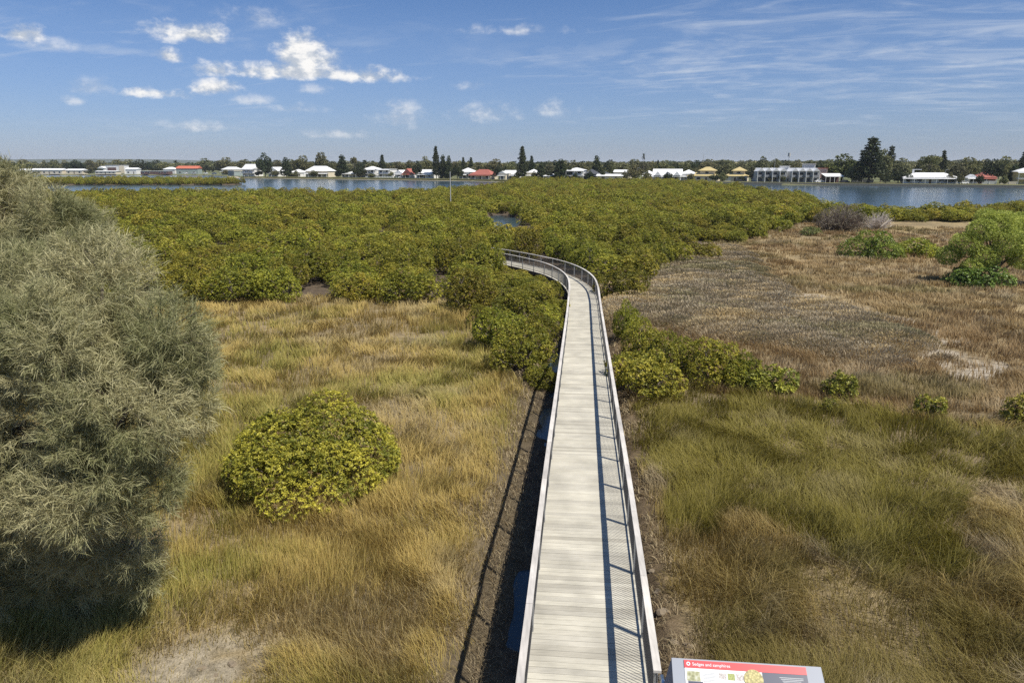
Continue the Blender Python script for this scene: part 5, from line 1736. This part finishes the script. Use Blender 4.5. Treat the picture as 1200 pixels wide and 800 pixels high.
def house(px0, px1, back, label, wall='white', roof='white', style='hip', st=1, rise=None, depth=9.0, ver=True, wh=None, cat='house', name='house', nwin=None, base=None):
    xc, yc = shore_at((px0 + px1) / 2, back)
    W = max(3.0, (px1 - px0) * px_m(yc))
    sl = (float(shore_y(xc + 5)) - float(shore_y(xc - 5))) / 10
    rz = math.atan(sl) * .8
    z0 = (.62 if back < 41 else gz1(xc, yc)) if base is None else base
    t = thing(name, label, cat, (xc, yc, z0), rz)
    H = (2.9 * st) if wh is None else wh
    dp = depth
    wl_ = MB(); wl_.box((0, 0, H / 2 - .2), (W, dp, H + .4)).build('wall', HM[wall], t)
    rr_ = rise if rise is not None else (2.0 if style != 'flat' else .3)
    rb = MB()
    if style == 'hip': hip_roof(rb, 0, 0, W, dp, H, rr_)
    elif style == 'gable': gable_roof(rb, 0, 0, W, dp, H, rr_)
    elif style == 'front': gable_roof(rb, 0, 0, W, dp, H, rr_, along=False)
    elif style == 'flat': rb.box((0, 0, H + .12), (W + .6, dp + .6, .24))
    rb.build('roof', RM[roof], t)
    f0 = -dp / 2
    n_ = nwin if nwin is not None else max(1, int(W / 4.2))
    for s in range(st):
        for i in range(n_):
            wx_ = -W / 2 + W * (i + .5) / n_
            ww = min(1.9, W / n_ * .55)
            if s == 0 and i == n_ // 2 and n_ > 1:
                dd_ = MB().box((wx_, f0 - .03, 1.05), (.95, .06, 2.1)).build('door', M_DOOR, t)
                MB().box((wx_ + .35, f0 - .09, 1.0), (.1, .06, .1)).build('handle', M_TRIM, dd_)
                continue
            fr = MB().box((wx_, f0 - .03, s * 2.9 + 1.55), (ww + .2, .06, 1.45)).build('window', M_TRIM, t)
            MB().box((wx_, f0 - .075, s * 2.9 + 1.55), (ww, .04, 1.25)).build('pane', M_GLASS, fr)
    if ver:
        for s in range(st):
            zz_ = s * 2.9
            vb = MB(); vb.add([(-W / 2 - .3, f0 - 2.4, zz_ + 2.45), (W / 2 + .3, f0 - 2.4, zz_ + 2.45), (W / 2 + .3, f0 + .0, zz_ + 2.8), (-W / 2 - .3, f0 + .0, zz_ + 2.8),
                               (-W / 2 - .3, f0 - 2.4, zz_ + 2.33), (W / 2 + .3, f0 - 2.4, zz_ + 2.33), (W / 2 + .3, f0 - .0, zz_ + 2.68), (-W / 2 - .3, f0 - .0, zz_ + 2.68)],
                              [(0, 1, 2, 3), (7, 6, 5, 4), (0, 4, 5, 1), (1, 5, 6, 2), (2, 6, 7, 3), (3, 7, 4, 0)]).build('verandah_roof', RM[roof], t)
            nn = max(2, int(W / 4))
            for i in range(nn + 1):
                MB().box((-W / 2 + W * i / nn, f0 - 2.25, zz_ + 1.15), (.16, .16, 2.4)).build('verandah_post', M_TRIM, t)
            if s: MB().box((0, f0 - 1.15, zz_ - .08), (W + .4, 2.3, .16)).build('balcony', M_TRIM, t)
    return t


HOUSES = [
    (22, 40, 20, 'low white roofed shed at the western start of the far shore', dict(wall='white', roof='white', style='gable', wh=3.2, rise=1.6, ver=False, cat='shed', name='shed')),
    (38, 76, 8, 'longest white shed of the western far shore', dict(wall='cream', roof='white', style='gable', wh=3.6, rise=1.6, ver=False, cat='shed', name='shed', nwin=6)),
    (79, 99, 10, 'cream shed between the longest white shed and the dark waterside tree', dict(wall='cream', roof='white', style='gable', wh=3.4, rise=1.5, ver=False, cat='shed', name='shed', nwin=3)),
    (117, 125, 26, 'narrow white gabled building beside the white warehouse', dict(wall='white', roof='white', style='front', wh=5.4, rise=2, ver=False, cat='building', name='building')),
    (126, 148, 20, 'tall white warehouse with a brown front panel', dict(wall='white', roof='white', style='flat', wh=8.2, ver=False, cat='warehouse', name='warehouse', nwin=2)),
    (113, 138, 4, 'low cream shed in front of the white warehouse', dict(wall='cream', roof='pale', style='gable', wh=2.4, rise=.8, ver=False, cat='shed', name='shed')),
    (149, 162, 12, 'white boat shed joined to the warehouse end', dict(wall='white', roof='white', style='gable', wh=4.4, rise=1.6, ver=False, cat='shed', name='shed')),
    (166, 199, 6, 'long open boat shelter with a thin white roof', dict(wall='brown', roof='white', style='flat', wh=2.6, ver=False, cat='shelter', name='boat_shelter', nwin=5)),
    (193, 207, 30, 'white roofed house behind the short palm', dict(wall='white', roof='white', style='hip', wh=4.4, rise=2.2, ver=False)),
    (208, 234, 20, 'grey green shed with a bright orange red roof', dict(wall='green', roof='orange', style='gable', wh=5.2, rise=2.6, ver=False, cat='shed', name='shed', nwin=3)),
    (256, 287, 24, 'white house with a long pale roof behind the grey green boat shed', dict(wall='cream', roof='white', style='hip', wh=4.6, rise=2.4)),
    (265, 287, 2, 'low grey green boat shed at the water', dict(wall='green', roof='grey', style='flat', wh=3.4, ver=False, cat='shed', name='boat_shed', nwin=3)),
    (286, 305, 18, 'white two storey gabled house at the beach', dict(wall='white', roof='white', style='gable', st=2, rise=3.6)),
    (317, 331, 20, 'white house between the dark beach trees', dict(wall='white', roof='white', style='front', st=1, wh=4.2, rise=3)),
    (342, 357, 22, 'small white cottage past the waterside conifer', dict(wall='white', roof='white', style='hip', wh=3.2, rise=2.4)),
    (359, 391, 20, 'cream house under the biggest white hip roof', dict(wall='cream', roof='white', style='hip', wh=4.4, rise=3.6)),
    (405, 424, 16, 'low cream house behind the dark tree and tall thin gum', dict(wall='cream', roof='pale', style='hip', wh=2.9, rise=1.4)),
    (428, 445, 24, 'white two storey balcony house beside the palm', dict(wall='white', roof='white', style='hip', st=2, rise=2.0)),
    (446, 462, 24, 'white two storey house with a low flat roof', dict(wall='white', roof='white', style='flat', st=2)),
    (466, 477, 22, 'white cottage beside the red roofed cottage', dict(wall='white', roof='white', style='front', wh=3.2, rise=2.2)),
    (475, 488, 18, 'cottage with a steep dull red roof', dict(wall='white', roof='terracotta', style='front', wh=2.8, rise=3.6)),
    (490, 513, 20, 'white roofed house before the airy gum', dict(wall='white', roof='white', style='gable', wh=3.4, rise=2.4)),
    (541, 556, 26, 'white roofed house behind the rounded dark tree', dict(wall='white', roof='white', style='hip', wh=4.4, rise=2.6)),
    (553, 581, 16, 'cream house with a wide terracotta tiled roof', dict(wall='cream', roof='terracotta', style='hip', wh=2.9, rise=3.2)),
    (588, 597, 16, 'narrow cream house past the terracotta roof', dict(wall='cream', roof='pale', style='front', wh=3.6, rise=1.6)),
    (592, 611, 24, 'white shop with a broad roof behind the tall tiered pine', dict(wall='white', roof='white', style='gable', wh=3.4, rise=2.2)),
    (619, 632, 30, 'white roofed house behind the squat conifer', dict(wall='cream', roof='white', style='hip', wh=4.2, rise=2)),
    (640, 653, 18, 'low white house between the squat and stout conifers', dict(wall='white', roof='white', style='hip', wh=2.6, rise=1.2)),
    (666, 686, 18, 'white house with a verandah past the stout conifer', dict(wall='white', roof='white', style='hip', st=2, rise=1.4)),
    (686, 702, 20, 'house with a charcoal roof under the dense conifer', dict(wall='grey', roof='charcoal', style='hip', wh=3.6, rise=2.8)),
    (703, 716, 24, 'dark roofed house behind the cream wall', dict(wall='white', roof='charcoal', style='hip', wh=3.2, rise=1.8, ver=False)),
    (701, 731, 12, 'long cream house with a sloping top and few openings', dict(wall='cream', roof='white', style='gable', wh=2.7, rise=1.0, ver=False, nwin=2)),
    (721, 740, 34, 'white roof showing between the gums past the cream house', dict(wall='cream', roof='white', style='gable', wh=4.6, rise=1.4, ver=False)),
    (755, 767, 30, 'white house beside the gabled villa', dict(wall='white', roof='white', style='hip', wh=3.6, rise=2)),
    (767, 799, 18, 'long white villa with a verandah and three front gables', dict(wall='white', roof='white', style='gable', wh=3.2, rise=3.4, depth=10)),
    (800, 815, 22, 'white house at the end of the gabled villa', dict(wall='white', roof='white', style='hip', wh=4.0, rise=2.2)),
    (1063, 1119, 18, 'long white house with a low roof and deep verandah on the eastern shore', dict(wall='white', roof='white', style='hip', wh=3.0, rise=2.2, depth=11)),
    (1136, 1145, 28, 'small white cottage between the gums', dict(wall='white', roof='white', style='front', wh=2.8, rise=1.6)),
    (1145, 1165, 30, 'brick house with a dull red roof among the eastern trees', dict(wall='brick', roof='terracotta', style='hip', wh=3.0, rise=3.0)),
    (1192, 1212, 26, 'pale yellow two storey house at the edge of the scene', dict(wall='yellow', roof='white', style='hip', st=2, rise=1.8)),
]
HO = {}
for (a, c, bk_, lab, kw) in HOUSES:
    HO[lab] = house(a, c, bk_, lab, **kw)
# the warehouse's brown panel, the villa's three gables, the long house's chimney frame
t = HO['tall white warehouse with a brown front panel']
MB().box((-3.0, -4.62, 4.6), (9.0, .2, 3.2)).build('front_panel', HM['brown'], t)
MB().box((7.4, -4.65, 4.2), (5.2, .22, 7.6)).build('cream_wall', HM['cream'], t)
t = HO['long white villa with a verandah and three front gables']
for gx_ in (-5.0, 0.3, 5.6):
    g = MB(); gable_roof(g, gx_, -4.6, 3.4, 5.0, 3.0, 2.4, .3, along=False); g.build('gable', RM['white'], t)
    MB().box((gx_, -7.14, 3.7), (.9, .08, .9)).build('gable_vent', M_GLASS, t)
t = HO['long white house with a low roof and deep verandah on the eastern shore']
MB().box((-7.0, 2.5, 5.6), (.9, .9, 2.4)).box((-5.2, 2.5, 6.65), (3.6, .5, .3)).build('chimney', HM['white'], t)

# yellow roofed houses, two tiers each
for (a, c, lab) in ((808, 843, 'first of the two houses with tiered straw yellow roofs'), (850, 877, 'second of the two houses with tiered straw yellow roofs, beside the townhouses')):
    t = house(a, c, 22, lab, wall='cream', roof='yellow', style='hip', wh=2.9, rise=1.9, ver=False, depth=9)
    Wt = (c - a) * px_m(t.location.y)
    MB().box((Wt * .12, .5, 4.3), (Wt * .45, 6, 2.9)).build('upper_wall', HM['cream'], t)
    rb = MB(); hip_roof(rb, Wt * .12, .5, Wt * .50, 6.4, 5.7, 2.1, .8); rb.build('upper_roof', RM['yellow'], t)
    fr = MB().box((Wt * .12, -2.53, 4.7), (2.0, .06, 1.2)).build('window', M_TRIM, t); MB().box((Wt * .12, -2.58, 4.7), (1.8, .04, 1.0)).build('pane', M_GLASS, fr)
    MB().box((-Wt * .3, -4.6, 1.2), (3.2, .2, 2.2)).build('garage_door', M_TRIM, t)


# grey townhouse rows: every house of a row has its own gable
def townhouse(px0, px1, lab, grp):
    xc, yc = shore_at((px0 + px1) / 2, 14); W = (px1 - px0) * px_m(yc) - .06
    t = thing('townhouse', lab, 'townhouse', (xc, yc, .62), math.atan((float(shore_y(xc + 5)) - float(shore_y(xc - 5))) / 10) * 0.0, grp)
    H = 5.6; D = 9.0; f0 = -D / 2
    MB().box((0, .6, H / 2 - .2), (W, D - 1.2, H + .4)).build('wall', HM['light'], t)
    rb = MB(); gable_roof(rb, 0, 0, W - .3, D, H, 1.7, .14, along=False); rb.build('roof', RM['white'], t)
    MB().add([(-W / 2 + .1, f0 - .17, H + .05), (W / 2 - .1, f0 - .17, H + .05), (0, f0 - .17, H + 1.55), (-W / 2 + .1, f0 - .23, H + .05), (W / 2 - .1, f0 - .23, H + .05), (0, f0 - .23, H + 1.55)],
             [(0, 1, 2), (5, 4, 3), (0, 3, 4, 1), (1, 4, 5, 2), (2, 5, 3, 0)]).build('gable_front', HM['light'], t)
    for s in (0, 1):
        z = s * 2.8
        w_ = MB().box((0, f0 + 1.16, z + 1.25), (W * .60, .06, 1.9)).build('window', M_TRIM, t)
        MB().box((0, f0 + 1.11, z + 1.25), (W * .52, .04, 1.75)).build('pane', M_GLASS, w_)
    MB().box((0, f0 + .5, 2.72), (W, 1.3, .2)).build('balcony', HM['grey'], t)
    MB().box((0, f0 - .1, 3.3), (W - .4, .06, .95)).build('balcony_rail', HM['grey'], t)
    for sx in (-1, 1):
        MB().box((sx * (W / 2 - .2), f0 + .3, H / 2), (.22, 1.0, H)).build('party_wall', RM['pale'], t)


words_ = ['first', 'second', 'third', 'fourth']
for r_, (p0, nn, step_, nm) in enumerate(((885, 4, 8.7, 'the grey townhouse row next to the yellow roofs'), (925, 4, 8.2, 'the grey townhouse row next to the white awning'))):
    for k in range(nn):
        townhouse(p0 + k * step_, p0 + (k + 1) * step_, '%s gabled house of %s' % (words_[k], nm), 'grey townhouses')
house(958, 970, 24, 'pink brick house rising behind the second townhouse row', wall='pink', roof='terracotta', style='flat', wh=7.0, ver=False)
house(915, 925, 26, 'white house seen between the two townhouse rows', wall='white', roof='white', style='flat', wh=8.0, ver=False)
house(941, 955, 38, 'white flat roofed house peeping over the second townhouse row', wall='white', roof='white', style='flat', wh=9.2, ver=False)
t = thing('cafe_shelter', 'wide white awning over a dark open front beside the pink brick house', 'shelter', (*shore_at(977, 14), .62))
Wc = 22 * px_m(t.location.y)
MB().add([(-Wc / 2, -3, 3.2), (Wc / 2, -3, 3.2), (Wc / 2, 3, 4.6), (-Wc / 2, 3, 4.6), (-Wc / 2, -3, 3.0), (Wc / 2, -3, 3.0), (Wc / 2, 3, 4.4), (-Wc / 2, 3, 4.4)], [(0, 1, 2, 3), (7, 6, 5, 4), (0, 4, 5, 1), (1, 5, 6, 2), (2, 6, 7, 3), (3, 7, 4, 0)]).build('awning', RM['white'], t)
MB().box((0, 2.6, 2.1), (Wc - .4, .3, 4.2)).build('wall', HM['brown'], t)
for k in range(5): MB().box((-Wc / 2 + .3 + k * (Wc - .6) / 4, -2.8, 1.5), (.15, .15, 3.0)).build('post', M_TRIM, t)

# ---------------------------------------------------------------- cars, fences, poles, boats
M_TYRE = simple('tyre rubber', (.02, .02, .02), .9, .1, 5)
CARM = {c: simple(c + ' car paint', v, .25, .03, 1, spec=.6) for c, v in dict(white=(.78, .78, .78), silver=(.45, .46, .48), black=(.03, .03, .035), red=(.4, .05, .05), blue=(.06, .10, .22)).items()}


def car_proto(c):
    body = [(-2.2, .35), (-2.2, .85), (-1.9, .98), (-1.35, 1.02), (-.75, 1.5), (.75, 1.52), (1.45, 1.02), (2.1, .92), (2.25, .75), (2.25, .35)]
    def prism(pts, hw):
        n_ = len(pts); V = [(p[0], -hw, p[1]) for p in pts] + [(p[0], hw, p[1]) for p in pts]
        return V, [tuple(range(n_)), tuple(reversed(range(n_, 2 * n_)))] + [(i, (i + 1) % n_, n_ + (i + 1) % n_, n_ + i) for i in range(n_)]
    t = []
    V, Fc = prism(body, .88); t.append(('body', MB().add(V, Fc), CARM[c], None))
    g = [(-1.18, 1.03), (-.70, 1.42), (.70, 1.44), (1.25, 1.03)]
    V, Fc = prism(g, .895); t.append(('windows', MB().add(V, Fc), M_GLASS, None))
    for sx in (-1.35, 1.4):
        for sy in (-.82, .82):
            t.append(('wheel', MB().tube([(sx, sy - .1, .33), (sx, sy + .1, .33)], .33, 12), M_TYRE, None))
    return t


def make_car(px, back, c, lab, rz=0.0):
    x, y = shore_at(px, back)
    t = thing('parked_car', lab, 'car', (x, y, .62), rz, 'cars parked on the far shore')
    for nm, mb_, mt, _ in car_proto(c): mb_.build(nm, mt, t)


for (px, back, c, lab) in [(962, 10, 'white', 'white car parked before the end of the second townhouse row'), (867, 12, 'black', 'dark car before the second yellow roofed house'), (1075, 11, 'white', 'white car at the near end of the long verandah house'),
                           (1108, 12, 'silver', 'silver car under the verandah of the long white house'), (643, 10, 'white', 'white car between the squat and the stout conifer'), (651, 11, 'silver', 'silver car beside the stout conifer'),
                           (739, 6, 'white', 'white car on the grass before the bushy tree'), (992, 10, 'black', 'dark car under the spreading fig'), (1132, 12, 'white', 'white car before the small white cottage'), (470, 12, 'white', 'white car before the white cottage'),
                           (216, 5, 'white', 'white car before the orange red roofed shed'), (226, 5, 'silver', 'silver car second before the orange red roofed shed'), (240, 6, 'white', 'white car standing alone past the orange red roofed shed'), (250, 6, 'blue', 'blue car near the long pale roofed house')]:
    make_car(px, back, c, lab, 0.1)


def fence(px0, px1, back, h, lab, c):
    x0, y0 = shore_at(px0, back); x1, y1 = shore_at(px1, back)
    t = thing('fence', lab, 'fence', (x0, y0, .62), math.atan2(y1 - y0, x1 - x0))
    L = math.hypot(x1 - x0, y1 - y0)
    MB().box((L / 2, 0, h / 2 + .05), (L, .06, h)).build('panel', c, t)
    n_ = max(2, int(L / 2.4))
    for k in range(n_ + 1): MB().box((L * k / n_, -.09, h / 2 + .05), (.1, .1, h + .1)).build('post', M_TRIM, t)


fence(1154, 1171, 16, 1.5, 'white paling fence under the tall brownish gum', HM['white'])
fence(1000, 1026, 24, 1.6, 'grey fence behind the giant dark pine', HM['grey'])
fence(461, 486, 12, 1.1, 'pale garden fence before the red roofed cottage', HM['green'])
fence(1176, 1196, 18, 1.3, 'low cream fence before the conical tree', HM['cream'])
fence(770, 798, 10, 1.0, 'low cream garden fence before the gabled villa', HM['cream'])
fence(600, 622, 12, 1.1, 'low fence before the white shop', HM['cream'])
fence(428, 460, 12, 1.1, 'white garden fence before the two storey houses', HM['white'])
M_POLE = simple('pale pole', (.45, .45, .44), .6, .1, 2)


def pole(x, y, z0, h, lab, r_=.09, arm=1.2, name='street_lamp', cat='lamp', grp=None):
    t = thing(name, lab, cat, (x, y, z0), 0, grp)
    MB().tube([(0, 0, -.3), (0, 0, h)], [r_, r_ * .6], 8).build('pole', M_POLE, t)
    if arm:
        a = MB().tube([(0, 0, h - .05), (arm * .6, 0, h + .2), (arm, 0, h + .2)], r_ * .5, 6).build('arm', M_POLE, t)
        MB().box((arm + .2, 0, h + .17), (.55, .22, .1)).build('lamp_head', M_POLE, t)


x, y = at(528, 231.5, 2.8)
pole(x, y, 0.0, zpix(201, y), 'pale slender pole standing up out of the mangroves', .11, 0, 'marker_pole', 'pole')
for (px, top, back, lab) in [(924, 180, 150, 'tall phone mast behind the townhouses'), (908, 186, 30, 'street lamp rising before the first townhouse row'), (1109, 199, 12, 'dark street lamp before the long verandah house'), (747, 197, 14, 'lamp post beside the bushy tree'), (553, 197, 12, 'lamp post before the terracotta roof'),
                             (296, 196, 12, 'lamp post before the white gabled beach house'), (912, 197, 10, 'lamp post between the two townhouse rows'), (824, 181, 180, 'thin radio mast over the yellow roofs'), (815, 187, 180, 'thinner radio mast next to the other mast')]:
    x, y = shore_at(px, back); z0 = .62 if back < 41 else gz1(x, y)
    mast = 'mast' in lab
    pole(x, y, z0, zpix(top, y) - z0, lab, .2 if mast else .1, 0 if mast else 1.2, 'mast' if mast else 'street_lamp', 'mast' if mast else 'lamp')
    if 'phone' in lab:
        MB().tube([(x, y, zpix(top, y) - 2.2), (x, y, zpix(top, y) + .1)], .9, 10).build('antenna', M_POLE, bpy.data.objects['mast']).matrix_parent_inverse = Matrix.Translation(bpy.data.objects['mast'].location).inverted()
# ================================================================ air
HAZE = True
if HAZE:
    hm = bpy.data.materials.new('thin air'); hm.use_nodes = True
    n_ = hm.node_tree; n_.nodes.clear()
    ho = N(n_, 'ShaderNodeOutputMaterial'); hv = N(n_, 'ShaderNodeVolumePrincipled')
    hv.inputs['Color'].default_value = (.86, .93, 1.0, 1); hv.inputs['Density'].default_value = 7.0e-5; hv.inputs['Anisotropy'].default_value = .0
    n_.links.new(hv.outputs[0], ho.inputs['Volume'])
    hz_ = MB().box((0, 0, 53.0), (33000, 33000, 112)).build('haze', hm)
    tag(hz_, kind='stuff')
